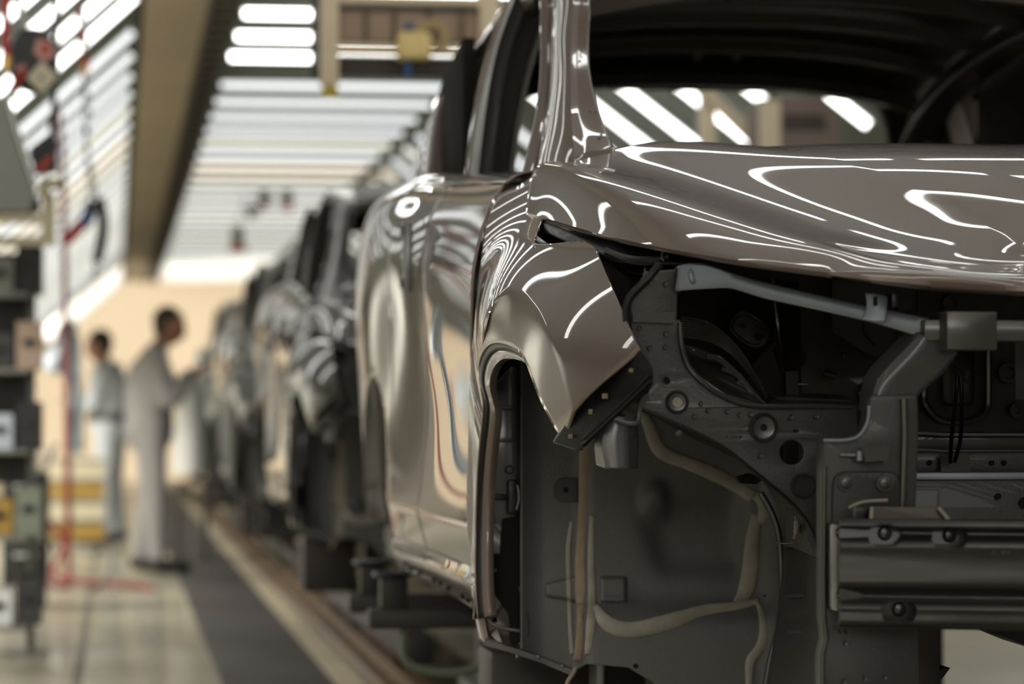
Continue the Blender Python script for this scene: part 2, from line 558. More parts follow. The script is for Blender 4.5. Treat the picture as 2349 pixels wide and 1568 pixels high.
# ---- belt shelf between the shoulder and the window opening
BY = [5.67, 6.10, 6.60, 7.10, 7.60, 8.00, 8.35]
shoulder = [FL[min(range(len(YS)), key=lambda k: abs(YS[k] - y))][-1] for y in BY]
GB = []
for k, y in enumerate(BY):
    x0 = np.interp(y, YS, [r[-1] for r in XS]); z0 = 1.435 + rise(y)
    GB.append([(x0, y, z0), (x0 + .022, y, z0 + .016), (x0 + .05, y, z0 + .024), (x0 + .062, y, z0 + .012), (x0 + .064, y, z0 - .03)])
GB = net(GB, 60, 16, splits=(2,))
for side in (0, 1):
    mb = MB(); mb.grid(mirror(GB, XC) if side else GB, flip=bool(side))
    mb.build('belt_moulding', M['bronze'], car, solid=.004, off=0)

# ---- A-pillar running on into the roof rail: outside skin from window edge to windscreen flange
AP = []
for row, Yc in (([1194, 1216, 1224, 1236, 1252, 1272, 1295, 1316, 1336, 1412, 432, 386, 349], 5.50), ([1208, 1229, 1236, 1246, 1260, 1278, 1297, 1315, 1338, 1404, 358, 332, 335], 5.575),
                ([1228, 1245, 1252, 1259, 1270, 1284, 1298, 1311, 1329, 1374, 268, 254, 255], 5.71), ([1239, 1256, 1262, 1268, 1277, 1288, 1299, 1309, 1324, 1352, 166, 162, 163], 5.85),
                ([1240, 1257, 1263, 1269, 1278, 1289, 1301, 1311, 1325, 1350, 78, 76, 77], 5.98), ([1238, 1257, 1263, 1270, 1280, 1292, 1303, 1313, 1326, 1350, -10, -14, -14], 6.11)):
    xs_, ya, yb_, yc = row[:10], row[10], row[11], row[12]
    ys_ = np.interp(xs_, [xs_[0], xs_[7], xs_[9]], [ya, yb_, yc])
    AP.append([(x, y, Yc + o) for x, y, o in zip(xs_, ys_, (.185, .165, .170, .130, .085, .048, .022, .008, .014, .0))])
AP = [[at(*p) for p in r] for r in AP]
for (y, x, z) in ((6.50, .875, 1.925), (6.95, .888, 1.958), (7.4, .890, 1.948), (7.85, .884, 1.905), (8.2, .874, 1.83), (8.5, .85, 1.73), (8.72, .835, 1.62)):
    AP.append([np.array((x + a, y, z + b)) for a, b in ((.018, -.045), (.006, -.042), (.010, -.036), (.001, -.026), (.004, -.014), (.014, -.003), (.030, .008), (.048, .013), (.062, .010), (.092, .018))])
GA = net(AP, 120, 60, splits=(1, 2, 3, 7, 8))
for side in (0, 1):
    mb = MB(); mb.grid(mirror(GA, XC) if side else GA, flip=bool(side))
    mb.build('side_frame', M['bronze'], car, solid=.004, off=0, angle=30)
# inner half of the same frame, dark
IN = []
for r in AP:
    a, b = r[0], r[-1]
    IN.append([a, a + np.array([.045, .03, .0]), (a + b) / 2 + np.array([.04, .05, -.03]), b + np.array([-.005, .035, -.02]), b])
GI = net(IN, 70, 20)
for side in (0, 1):
    mb = MB(); mb.grid(mirror(GI, XC) if side else GI, flip=bool(side))
    mb.build('inner_pillar', M['bronze_in'], car, solid=.003, off=0)
# spot welds on the windscreen flange
for (x, y, Y) in ((1336, 20, 6.06), (1334, 63, 5.995), (1332, 111, 5.93), (1331, 124, 5.91), (1330, 140, 5.89), (1337, 176, 5.835), (1339, 194, 5.81), (1353, 255, 5.70), (1366, 256, 5.70), (1379, 309, 5.615), (1373, 317, 5.605)):
    wl = MB(); wl.ball(at(x, y, Y), (.003, .0018, .002), 6); wl.build('spot_weld', M['bronze'], car)
# sealed cowl corner where pillar, hood and fender meet
cw = MB()
cwp = [(1345, 381), (1372, 352), (1402, 337), (1414, 347), (1409, 357), (1406, 366), (1398, 373), (1380, 380)]
GQ = np.array([[at(1300 + 10, 360, 5.56), at(1340, 352, 5.52), at(1375, 344, 5.50), at(1409, 338, 5.49)],
               [at(1312, 368, 5.54), at(1345, 364, 5.50), at(1380, 358, 5.475), at(1412, 350, 5.465)],
               [at(1316, 376, 5.53), at(1350, 378, 5.48), at(1378, 376, 5.455), at(1402, 371, 5.445)]])
cw.grid(net(GQ, 12, 16))
cw.build('cowl_patch', M['bronze'], car, solid=.003, off=0)

# ---- B pillar, rear pillar, mirror triangle (near side and far side)
def pillar(name, path, sec, m):
    for side in (0, 1):
        mb = MB()
        P = [np.array(p) for p in path]
        if side:
            P = [np.array((2 * XC - p[0], p[1], p[2])) for p in P]
        mb.sweep(curve(P, 14), [(s if side else -s, u) for s, u in sec], up=(0, 1, 0))
        mb.build(name, m, car, angle=40)
pillar('b_pillar', [(.80, 6.78, 1.46), (.815, 6.76, 1.62), (.848, 6.73, 1.80), (.895, 6.70, 1.95)],
       [(.0, -.10), (-.012, -.085), (-.012, .085), (.0, .10), (.05, .09), (.075, .04), (.075, -.04), (.05, -.09)], M['bronze_in'])
pillar('door_window_frame', [(.795, 6.64, 1.50), (.808, 6.635, 1.62), (.838, 6.62, 1.80), (.882, 6.58, 1.93)],
       [(.0, -.022), (-.010, -.015), (-.010, .02), (.0, .026), (.02, .026), (.02, -.022)], M['black'])
pillar('door_window_frame', [(.80, 6.90, 1.52), (.812, 6.89, 1.64), (.842, 6.87, 1.80), (.885, 6.84, 1.94)],
       [(.0, -.025), (-.010, -.02), (-.010, .02), (.0, .026), (.02, .026), (.02, -.022)], M['bronze'])
pillar('rear_pillar', [(.815, 7.98, 1.60), (.826, 8.0, 1.72), (.85, 8.02, 1.83), (.885, 8.02, 1.90)],
       [(.0, -.09), (-.008, -.08), (-.008, .08), (.0, .09), (.05, .09), (.05, -.09)], M['bronze'])
pillar('rear_pillar', [(.815, 8.36, 1.63), (.836, 8.36, 1.70), (.86, 8.34, 1.78), (.88, 8.32, 1.82)],
       [(.0, -.10), (-.008, -.08), (-.008, .14), (.0, .15), (.05, .15), (.05, -.10)], M['bronze'])
mt = MB()
for side in (0, 1):
    P = [at(1192, 428, 5.72), at(1236, 228, 5.95), at(1240, 240, 5.93), at(1222, 405, 5.70)]
    if side: P = [np.array((2 * XC - p[0], p[1], p[2])) for p in P]
    mt = MB(); mt.prism(P, (.012, .004, 0)); mt.build('window_channel', M['black'], car)

# ---- roof skin with bows under it, header rails
rf = []
for y, zc, hw in ((6.28, 1.925, .66), (6.45, 1.975, .655), (6.9, 2.035, .65), (7.4, 2.045, .65), (7.9, 2.010, .65), (8.30, 1.955, .65)):
    rf.append([(XC + s * hw, y + abs(s) ** 2 * .03, zc - .075 * abs(s) ** 2.4) for s in np.linspace(-1, 1, 9)])
G = net(rf, 40, 40)
mb = MB(); mb.grid(G); mb.build('roof', M['rib'], car, solid=.006, off=0)
for y, w, z in ((6.33, .09, 1.915), (6.75, .07, 1.99), (7.15, .06, 2.012), (7.55, .06, 2.008), (7.90, .07, 1.982), (8.22, .16, 1.925)):
    path = [(XC + s * .66, y, z - .075 * abs(s) ** 2.4) for s in np.linspace(-1, 1, 15)]
    mb = MB(); mb.sweep(path, [(-w / 2, .012), (-w / 4, -.018), (w / 4, -.018), (w / 2, .012)], up=(0, 0, 1))
    mb.build('roof_bow', M['rib'], car)
cl = [at(1600, 126, 8.10), at(1690, 126, 8.10)]
for p in cl:
    mb = MB(); mb.box(p, (.022, .012, .028), bev=.003); mb.build('roof_clip', M['blue_grey'], car)

# ---- tailgate frame with the rear window opening
def tg(p):
    s, z = p[0] - XC, p[2]
    return (p[0], 8.30 + max(0, 1.97 - z) * 1.02 - .10 * (s / .7) ** 2, z)
outl = rounded([(XC - .74, 1.30), (XC + .74, 1.30), (XC + .72, 1.70), (XC + .64, 1.965), (XC - .64, 1.965), (XC - .72, 1.70)], [.05, .05, .2, .12, .12, .2], 8)
hole = rounded([(XC - .63, 1.50), (XC + .63, 1.50), (XC + .625, 1.72), (XC + .54, 1.912), (XC - .54, 1.912), (XC - .625, 1.72)], [.06, .06, .10, .16, .16, .10], 8)
def ring(loop_o, loop_i, name, m, dy, th):
    a = np.array(loop_o); b = np.array(loop_i)
    mb = plate(loop_o, [loop_i], 8.3, th, .002, lambda p: (tg(p)[0], tg(p)[1] + dy + (p[1] - 8.3), tg(p)[2]), px=False)
    mb.build(name, m, car)
ring(outl, hole, 'tailgate', M['bronze_in'], .0, .03)
hole2 = rounded([(XC - .60, 1.52), (XC + .60, 1.52), (XC + .595, 1.715), (XC + .515, 1.895), (XC - .515, 1.895), (XC - .595, 1.715)], [.06, .06, .10, .15, .15, .10], 8)
out2 = rounded([(XC - .66, 1.47), (XC + .66, 1.47), (XC + .655, 1.72), (XC + .565, 1.935), (XC - .565, 1.935), (XC - .655, 1.72)], [.06, .06, .10, .16, .16, .10], 8)
mb = MB()
L = [np.array(tg((p[0], 0, p[1]))) + np.array([0, -.035, 0]) for p in hole]
L.append(L[0]); mb.tube(L, .010, 8, cap=False); mb.build('window_rim', M['steelbr'], car)

# ---- inner rear quarter on both sides with its small window
qo = [(7.42, 1.40), (8.74, 1.40), (8.74, 1.58), (8.55, 1.68), (8.25, 1.79), (7.85, 1.885), (7.42, 1.925)]
qh = rounded([(7.87, 1.735), (8.13, 1.735), (8.15, 1.76), (7.99, 1.84), (7.87, 1.865)], .03, 4)
for side in (0, 1):
    x0 = XC + (.715 if side else -.715)
    mb = plate(qo, [qh], 0.0, .03, .004, lambda p: (x0 + (p[1] if side else -p[1]), p[0], p[2]), px=False)
    mb.build('quarter_panel', M['trim_dark'], car)

# ---- inside of the cabin: floor, dash panel, cowl, tunnel, lower sides
mb = MB(); mb.box((XC, 7.2, .66), (1.60, 3.2, .05), bev=.01); mb.build('floor_pan', M['cave'], car)
mb = MB(); mb.box((XC, 7.1, .75), (.30, 2.9, .16), bev=.04); mb.build('floor_tunnel', M['cave'], car)
for s in (-1, 1):
    mb = MB(); mb.box((XC + s * .79, 7.15, .97), (.05, 2.85, .72), bev=.015); mb.build('inner_side', M['cave'], car)
mb = MB(); mb.box((XC, 8.62, 1.02), (1.45, .06, .66), bev=.015); mb.build('rear_panel', M['cave'], car)
mb = MB(); mb.tube([(XC - .74, 5.86, 1.40), (XC + .74, 5.86, 1.40)], .045, 14); mb.build('dash_beam', M['cave'], car)
mb = MB()
mb.grid(net([[(XC + s, 5.50 - .10 * (1 - (s / .7) ** 2), 1.452), (XC + s, 5.54 - .10 * (1 - (s / .7) ** 2), 1.44), (XC + s, 5.64 - .08 * (1 - (s / .7) ** 2), 1.40), (XC + s, 5.70, 1.36)] for s in np.linspace(-.69, .69, 9)], 30, 10))
mb.build('cowl', M['cave'], car, solid=.004, off=0)

# ---- sill under the doors, with its clip holes
sl = []
for y, x in ((5.60, .672), (6.0, .690), (6.6, .702), (7.2, .700), (7.55, .694)):
    sl.append([(x + .03, y, .715), (x - .004, y, .708), (x - .010, y, .672), (x + .006, y, .640), (x + .014, y, .622), (x + .05, y, .606), (x + .10, y, .600)])
GS = net(sl, 60, 26, splits=(1, 3))
for side in (0, 1):
    mb = MB(); mb.grid(mirror(GS, XC) if side else GS, flip=bool(side))
    s = mb.build('sill', M['bronze'], car, solid=.006, off=0)
    for y in (5.78, 5.98, 6.10, 6.42, 6.62, 6.74, 7.05, 7.25):
        x = np.interp(y, [5.6, 6.0, 6.6, 7.2, 7.55], [.682, .700, .712, .710, .704]) - .006
        h = MB(); h.box((2 * XC - x if side else x, y, .640), (.012, .028 if int(y * 100) % 4 else .04, .014), bev=.003)
        h.build('clip_hole', M['hole'], s)
# front lower corner of the sill, closing off the arch
mb = MB(); mb.grid(net([[at(1086, 1300, 5.65), at(1092, 1300, 5.60), at(1104, 1300, 5.58)], [at(1090, 1400, 5.65), at(1097, 1400, 5.60), at(1110, 1400, 5.58)],
                        [at(1096, 1440, 5.65), at(1104, 1440, 5.60), at(1116, 1445, 5.58)], [at(1102, 1468, 5.65), at(1112, 1472, 5.60), at(1124, 1478, 5.58)]], 20, 10))
mb.build('sill_end', M['bronze'], car, solid=.004, off=0)
# door handle recess with bracket, fuel filler opening on the shoulder
for (x, y, Y, w, h) in ((935, 590, 6.90, .022, .10),):
    mb = MB(); p = at(x, y, Y); mb.box(p, (.020, .05, .16), bev=.006); b = mb.build('striker_bracket', M['steelbr'], car)
    for k in (-1, 1):
        d = MB(); d.ball(p + np.array([-.012, 0, .06 * k]), (.006, .012, .012), 6); d.build('bolt', M['blue_grey'], b)
# ------------------------------------------------------------------ the open front end
def pl(name, outline, holes, Y, m, thick=.004, bev=.0015, parent=None, warp=None, angle=35):
    return plate(outline, holes, Y, thick, bev, warp).build(name, m, parent or car, angle=angle)

# firewall and what is pressed into it
fw = pl('firewall', rounded([(1400, 560), (2700, 560), (2700, 1300), (1830, 1300), (1830, 935), (1400, 935)], 14), [], 5.48, M['cave'], .01)
def raised(name, loop, Y, h, m, parent, inset=6):
    """pressed-out pad: outline at Y, smaller top h nearer the camera"""
    A = [at(p[0], p[1], Y) for p in loop]
    c = np.mean([np.array(p) for p in loop], axis=0)
    mb = MB(); rows = [A]
    for k, (s, d) in enumerate(((.25, .35), (.6, .8), (1.0, 1.0))):
        rows.append([at(*(np.array(p) + (c - np.array(p)) / np.linalg.norm(c - np.array(p)) * inset * s), Y - h * d) for p in loop])
    G = np.array(rows); mb.grid(G, wrap=False)
    G2 = np.concatenate([G, G[:, :1]], axis=1)
    mb = MB(); mb.grid(G2)
    n = len(loop); o = 3 * (n + 1)
    mb.f.append(tuple(o + j for j in range(n)))
    return mb.build(name, m, parent, angle=60)
def rimloop(name, loop, Y, r, m, parent, closed=True):
    L = [at(p[0], p[1], Y) for p in loop]
    if closed: L = L + [L[0], L[1]]
    mb = MB(); mb.tube(L, r, 8, cap=not closed)
    return mb.build(name, m, parent)
arch_loop = rounded([(2125, 900), (2268, 800), (2268, 930), (2240, 962), (2150, 962), (2118, 930)], [10, 8, 40, 40, 40, 30], 6)
rimloop('pressed_ring', rounded([(2268, 790), (2268, 945), (2222, 968), (2150, 965), (2118, 920), (2122, 890)], [1, 45, 30, 40, 20, 1], 6), 5.46, .006, M['ecoat'], fw, closed=False)
raised('pressed_pad', rounded([(2160, 800), (2235, 800), (2235, 930), (2160, 930)], 18), 5.46, .02, M['ecoat'], fw, 8)
for (x, y, r) in ((2310, 855, 27), (2328, 940, 18), (2180, 696, 24)):
    mb = MB(); mb.lathe([(r / F * 5.4, 0), (r * .9 / F * 5.4, .012), (r * .6 / F * 5.4, .012), (r * .5 / F * 5.4, .004), (0.0005, .004)], at(x, y, 5.47), (0, -1, 0)); mb.build('grommet_seat', M['ecoat'], fw)
mb = MB(); mb.prism([at(2328, 780, 5.3), at(2352, 780, 5.3), at(2352, 916, 5.3), at(2330, 916, 5.3)], (0, .004, 0)); mb.build('bare_patch', M['steelbr'], fw)
# ribs and boxes on the firewall, behind the strip
raised('cowl_box', rounded([(1905, 640), (2105, 640), (2105, 700), (2062, 720), (2060, 820), (2000, 820), (1905, 760)], 8), 5.44, .10, M['cave'], fw, 4)
for pth in ([(2062, 675), (2062, 800), (2068, 822)], [(2107, 655), (2107, 800)], [(1985, 700), (1985, 760), (2008, 790)]):
    mb = MB(); mb.tube([at(x, y, 5.33) for x, y in pth], .0028, 6); mb.build('panel_edge', M['ecoat'], fw)
rimloop('pressed_ring', circ(1812, 822, 30, 22), 5.46, .005, M['ecoat'], fw)
rimloop('pressed_ring', circ(2000, 905, 26, 22), 5.45, .005, M['ecoat'], fw)
mb = MB(); mb.tube([at(1890, 853, 5.42), at(1918, 862, 5.42)], .007, 8); mb.build('stud', M['ecoat'], fw)
mb = MB(); mb.ball(at(1935, 815, 5.45), .006, 8); mb.build('stud', M['steelbr'], fw)
# hanging cable loops in the bay
mb = MB(); mb.tube(curve([at(2178, 838, 5.0), at(2192, 850, 5.0), at(2194, 900, 5.0), at(2183, 1000, 4.95), at(2180, 1060, 4.9)], 24), .0035, 8)
mb.tube(curve([at(2178, 838, 5.0), at(2196, 846, 5.0), at(2206, 910, 5.0), at(2204, 1000, 4.95), at(2190, 1058, 4.9)], 24), .0035, 8)
mb.build('cable', M['black'], car)

# lower cross members between the rails
def xbar(name, y0, y1, Y, m, x0=2060, x1=2700, dep=.05, bev=.006):
    a, b = at(x0, y0, Y), at(x1, y1, Y)
    mb = MB(); mb.box(((a[0] + b[0]) / 2, Y + dep / 2, (a[2] + b[2]) / 2), (b[0] - a[0], dep, a[2] - b[2]), bev=bev)
    return mb.build(name, m, car)
xbar('steering_crossmember', 990, 1035, 5.10, M['cave'])
for y in (993, 1031):
    mb = MB(); mb.tube([at(x, y + (3 if x > 2150 else 0), 5.08) for x in range(2085, 2560, 40)], .0035, 6); mb.build('panel_edge', M['steelbr'], car)
sub = xbar('subframe', 1036, 1085, 4.98, M['ecoat2'])
for x in (2132, 2275, 2303):
    mb = MB(); mb.lathe([(.0045, 0), (.0045, .002), (.0005, .002)], at(x, 1061, 4.975), (0, -1, 0), 12); mb.build('hole', M['hole'], sub)
mb = MB(); mb.prism([at(2158, 1043, 4.95), at(2225, 1043, 4.95), at(2225, 1097, 4.95), at(2158, 1097, 4.95)], (0, .006, 0)); tb = mb.build('bracket_tab', M['ecoat'], sub)
xbar('crossmember_flange', 1083, 1103, 4.90, M['blue_grey'], dep=.06, bev=.004)
lo = xbar('lower_crossmember', 1100, 1330, 4.87, M['ecoat2'])
for (x, y, r) in ((2289, 1138, 8), (2350, 1153, 14)):
    mb = MB(); mb.lathe([(r / F * 4.8, 0), (r / F * 4.8, .002), (.0005, .002)], at(x, y, 4.865), (0, -1, 0), 14); mb.build('hole', M['hole'], lo)

# inner fender wall and strut tower seen through the cut-out
st = MB()
SN = [[(1480, 600, 4.75), (1600, 640, 5.0), (1730, 640, 5.3), (1830, 650, 5.46)],
      [(1480, 700, 4.75), (1600, 720, 5.0), (1735, 720, 5.3), (1835, 740, 5.46)],
      [(1500, 800, 4.75), (1620, 790, 5.0), (1750, 820, 5.25), (1835, 830, 5.46)],
      [(1530, 900, 4.75), (1660, 880, 4.95), (1768, 900, 5.10), (1838, 905, 5.44)],
      [(1560, 960, 4.72), (1680, 955, 4.9), (1775, 955, 5.0), (1838, 955, 5.3)]]
st.grid(net([[at(*p) for p in r] for r in SN], 24, 24))
stw = st.build('strut_tower', M['ecoat'], car, solid=.004, off=0)
def oval(cx, cy, a, b, ang, n=30):
    out = []
    for t in np.linspace(0, 2 * PI, n, endpoint=False):
        x = abs(math.cos(t)) ** .75 * a * (1 if math.cos(t) > 0 else -1)
        y = abs(math.sin(t)) ** .75 * b * (1 if math.sin(t) > 0 else -1)
        out.append((cx + x * math.cos(ang) - y * math.sin(ang), cy + x * math.sin(ang) + y * math.cos(ang)))
    return out
ov = raised('pressed_oval', oval(1717, 757, 52, 36, .62), 5.13, .020, M['ecoat'], stw, 7)
raised('pressed_oval', oval(1717, 757, 40, 25, .62), 5.105, .010, M['cave'], stw, 3)
mb = MB(); mb.lathe([(.006, 0), (.006, .002), (.0005, .002)], at(1741, 772, 5.085), (0, -1, 0), 14); mb.build('hole', M['hole'], ov)
mb = MB(); mb.tube([at(1703, 748, 5.09), at(1713, 745, 5.08)], .004, 8); mb.build('stud', M['steelbr'], ov)
mb = MB(); mb.tube([at(1763, 640, 5.28), at(1769, 700, 5.26), at(1781, 800, 5.22), at(1796, 904, 5.10)], .010, 10); mb.build('tower_seam', M['ecoat'], stw)
mb = MB(); mb.tube([at(1726, 843, 5.05), at(1750, 818, 5.06), at(1775, 789, 5.08)], .005, 8); mb.build('weld_bead', M['bronze_in'], stw)
tp = MB(); tp.prism([at(1729, 848, 5.08), at(1772, 802, 5.14), at(1786, 850, 5.12), at(1797, 905, 5.06), at(1755, 905, 5.03)], (.002, .006, 0)); tp.build('tower_gusset', M['bronze_in'], stw)
# brushed sealer sweeping across, and the folded ribs below it
sb = MB()
for k in range(9):
    o = k * 4.2
    sb.tube(curve([at(1562, 728 + o * 1.3, 4.86), at(1610, 736 + o * 1.25, 4.87), at(1655, 762 + o, 4.88), at(1700, 808 + o * .75, 4.87), at(1736, 868 + o * .4, 4.85), at(1757, 908 + o * .1, 4.83)], 26), .0028, 6)
sb.build('brushed_sealer', M['cave'], car)
for pts, r in (([(1620, 818), (1645, 822), (1670, 840), (1700, 868), (1725, 900), (1752, 928)], .0055),
               ([(1655, 846), (1680, 855), (1700, 874), (1690, 880)], .004),
               ([(1618, 882), (1650, 886), (1708, 884), (1730, 905), (1752, 928)], .005)):
    mb = MB(); mb.tube(curve([at(x, y, 4.80) for x, y in pts], 24), r, 8); mb.build('folded_rib', M['steelbr'], car)
rb = MB(); rb.grid(net([[at(1560, 790, 4.86), at(1600, 800, 4.9), at(1660, 830, 4.86), at(1700, 868, 4.83)],
                        [at(1575, 850, 4.84), at(1610, 850, 4.80), at(1660, 862, 4.80), at(1725, 905, 4.80)],
                        [at(1610, 892, 4.78), at(1640, 905, 4.76), at(1690, 915, 4.75), at(1752, 930, 4.75)]], 16, 20))
rb.build('shock_tower_skirt', M['cave'], car, solid=.003, off=0)
mb = MB(); mb.prism([at(1802, 852, 4.95), at(1830, 850, 4.95), at(1833, 905, 4.95), at(1804, 903, 4.95)], (0, .02, 0)); hb = mb.build('hose_clip', M['black'], car)
mb = MB(); mb.tube([at(1830, 881, 4.95), at(1852, 881, 4.95)], .0025, 6); mb.build('clip_pin', M['steelbr'], hb)

# rail flange running back from the plate's top edge (bright folded metal)
fl = MB(); fl.grid(net([[at(1752, 930, 4.62), at(1850, 931, 4.62), at(1964, 931, 4.62)], [at(1775, 916, 4.80), at(1850, 918, 4.8), at(1958, 920, 4.8)], [at(1755, 905, 4.95), at(1850, 905, 5.0), at(1940, 908, 5.05)]], 10, 16))
fl.build('rail_top', M['ecoat'], car, solid=.004, off=0)

# front apron plate
apo = rounded([(1475, 628), (1556, 620), (1558, 668), (1549, 668), (1549, 735), (1561, 738)], [6, 3, 1, 1, 1, 1], 4)
apo += [np.array(p) for p in curve([(1562, 770), (1570, 815), (1586, 848), (1621, 882), (1669, 912), (1714, 927), (1756, 931)], 26)]
apo += rounded([(1900, 931), (1964, 931), (1966, 1010), (1905, 1012), (1884, 1290)], [0, 5, 2, 3, 0], 4)[:-5] + [np.array((1884, 1290))]
apo += [np.array(p) for p in curve([(1881, 1284), (1869, 1235), (1842, 1183), (1790, 1130), (1721, 1074), (1660, 1027), (1549, 972), (1500, 950), (1468, 937)], 34)]
apo += [np.array(p) for p in ((1480, 915), (1500, 880), (1490, 850), (1470, 800), (1452, 762), (1449, 740), (1451, 692), (1459, 665))]
def aw(p):
    return (p[0], p[1] + .05 * max(0, (p[0] - 1.0)) - .10 * max(0, p[2] - 1.16), p[2])
ap = pl('apron_plate', apo, [circ(1528, 873, 11), circ(1816, 1037, 31, 30), slot(1826, 988, 18, 10, 4), circ(1558, 993, 5, 10), circ(1698, 1003, 5, 10)], 4.62, M['ecoat2'], .006, .0025, warp=aw)
def disc(x, y, r, Y, parent, m, h=.010, hole=.35, sx=1.0):
    k = r / F * Y
    mb = MB(); mb.lathe([(k, 0), (k * .98, h * .4), (k * .86, h), (k * .80, h * .8), (k * .72, h * .25), (k * .5, h * .2), (.0004, h * .2)], aw(at(x, y, Y)), (0, -1, 0), 30, sx=sx)
    o = mb.build('pressed_boss', m, parent, angle=60)
    if hole:
        q = MB(); q.lathe([(k * hole, 0), (k * hole, .001), (.0004, .001)], np.array(aw(at(x, y, Y))) + np.array([0, -h * .28, 0]), (0, -1, 0), 14); q.build('hole', M['hole'] if hole < .4 else M['seal'], o)
    return o
disc(1553, 922, 28, 4.615, ap, M['ecoat'], .008, .42)
disc(1751, 980, 35, 4.615, ap, M['ecoat'], .014, .24)
disc(1842, 1114, 30, 4.615, ap, M['ecoat'], .008, 0, 1.0)
for (x, y) in ((1494, 648), (1527, 651), (1467, 753), (1528, 765), (1490, 798), (1527, 796), (1609, 926), (1625, 942), (1669, 944), (1697, 952), (1593, 955), (1722, 951), (1816, 956), (1874, 955), (1745, 1045), (1815, 958), (1880, 1058)):
    mb = MB(); mb.lathe([(.0042, 0), (.0036, .0016), (.0018, .0008), (.0004, .0012)], aw(at(x, y, 4.613)), (0, -1, 0), 10); mb.build('spot_weld', M['ecoat'], ap)
# folded edge along the cut-out and step at its shoulder
mb = MB(); mb.tube([aw(at(p[0], p[1], 4.612)) for p in curve([(1561, 740), (1562, 770), (1570, 815), (1586, 848), (1621, 882), (1669, 912), (1714, 927), (1756, 931), (1860, 931), (1960, 931)], 50)], .0042, 8); mb.build('plate_lip', M['ecoat'], ap)
mb = MB(); mb.tube([aw(at(p[0], p[1], 4.612)) for p in curve([(1881, 1284), (1869, 1235), (1842, 1183), (1790, 1130), (1721, 1074), (1660, 1027), (1549, 972), (1470, 938)], 40)], .0030, 8); mb.build('plate_lip', M['black'], ap)
mb = MB(); mb.prism([aw(at(1450, 738, 4.61)), aw(at(1546, 742, 4.61)), aw(at(1546, 716, 4.61)), aw(at(1450, 716, 4.61))], (0, -.006, 0)); mb.build('plate_step', M['cave'], ap)

# headlamp strut and black box beside it
mb = MB(); mb.tube(curve([aw(at(1512, 606, 4.58)), aw(at(1475, 650, 4.575)), aw(at(1441, 690, 4.575)), aw(at(1439, 742, 4.58))], 20), .0065, 8); mb.build('headlamp_strut', M['black'], car)
mb = MB(); mb.grid(net([[at(1371, 580, 4.95), at(1440, 590, 4.9), at(1540, 603, 4.75)], [at(1395, 650, 4.9), at(1440, 650, 4.9), at(1500, 620, 4.72)], [at(1430, 730, 4.8), at(1445, 720, 4.8), at(1452, 700, 4.70)], [at(1465, 800, 4.62), at(1470, 795, 4.66), at(1475, 780, 4.66)]], 20, 14))
mb.build('headlamp_housing', M['cave'], car, solid=.003, off=0)
# black sheet put in as the deep shade between hood and fender
mb = MB(); mb.grid(net([[at(1216, 497, 5.46), at(1219, 512, 5.43), at(1222, 520, 5.42)], [at(1300, 520, 5.20), at(1300, 540, 5.12), at(1300, 556, 5.10)], [at(1400, 545, 4.98), at(1395, 570, 4.93), at(1385, 590, 4.92)], [at(1520, 565, 4.82), at(1500, 592, 4.74), at(1480, 604, 4.73)], [at(1650, 590, 4.72), at(1640, 602, 4.66), at(1620, 608, 4.66)]], 40, 10))
mb.build('gap_shade_sheet', M['black'], car, solid=.006, off=0)
mb = MB(); mb.tube(curve([at(1395, 575, 4.86), at(1432, 590, 4.80), at(1470, 597, 4.75), at(1510, 595, 4.72), at(1540, 588, 4.70)], 24), .008, 10); hl = mb.build('hinge_edge', M['black'], car)
mb = MB(); mb.tube([at(1519, 568, 4.70), at(1520, 580, 4.70), at(1517, 592, 4.70), at(1523, 598, 4.70)], .0016, 6); mb.build('retaining_wire', M['steelbr'], hl)

# bluish reinforcement strip across the headlamp opening
lin = lambda P, n: np.stack([np.interp(np.linspace(0, 1, n), np.concatenate([[0], np.cumsum(np.hypot(*np.diff(np.array(P, float), axis=0).T))]) / np.hypot(*np.diff(np.array(P, float), axis=0).T).sum(), np.array(P, float)[:, k]) for k in (0, 1)], axis=1)
def soft(A):
    for _ in range(3): A[1:-1] = (A[:-2] + 2 * A[1:-1] + A[2:]) / 4
    return A
top = soft(lin([(1556, 612), (1578, 604), (1622, 606), (1720, 640), (1850, 672), (1985, 702), (2132, 731)], 60))
bot = soft(lin([(1549, 665), (1600, 661), (1676, 657), (1750, 681), (1880, 709), (2000, 736), (2112, 769)], 60))
def sy(x): return np.interp(x, [1549, 2132], [4.60, 4.42])
G = []
for a, b in zip(top, bot):
    A, B = at(a[0], a[1], sy(a[0])), at(b[0], b[1], sy(b[0]))
    G.append([A + np.array([0, .05, -.004]), A + np.array([0, .006, 0]), A + np.array([0, 0, -.003]), (A + B) / 2 + np.array([0, -.003, 0]), B + np.array([0, -.001, .003]), B, B + np.array([0, .012, .0])])
mb = MB(); mb.grid(np.array(G)); strip = mb.build('headlamp_bridge', M['blue_grey'], car, solid=.003, off=0, angle=50)  # even blue-grey, lighter than the primer panels around it
for k, x in enumerate((1588, 1612, 1628, 1648)):
    mb = MB(); mb.tube(curve([at(x - 4, 615 + k * 8, 4.588), at(x, 640, 4.583), at(x + 8 - 5 * k, 656, 4.588)], 10), [.001, .003, .004, .004, .004, .004, .004, .003, .002, .001], 8, flat=((1, 0, 0), 1.2)); mb.build('crease', M['blue_grey'], strip)
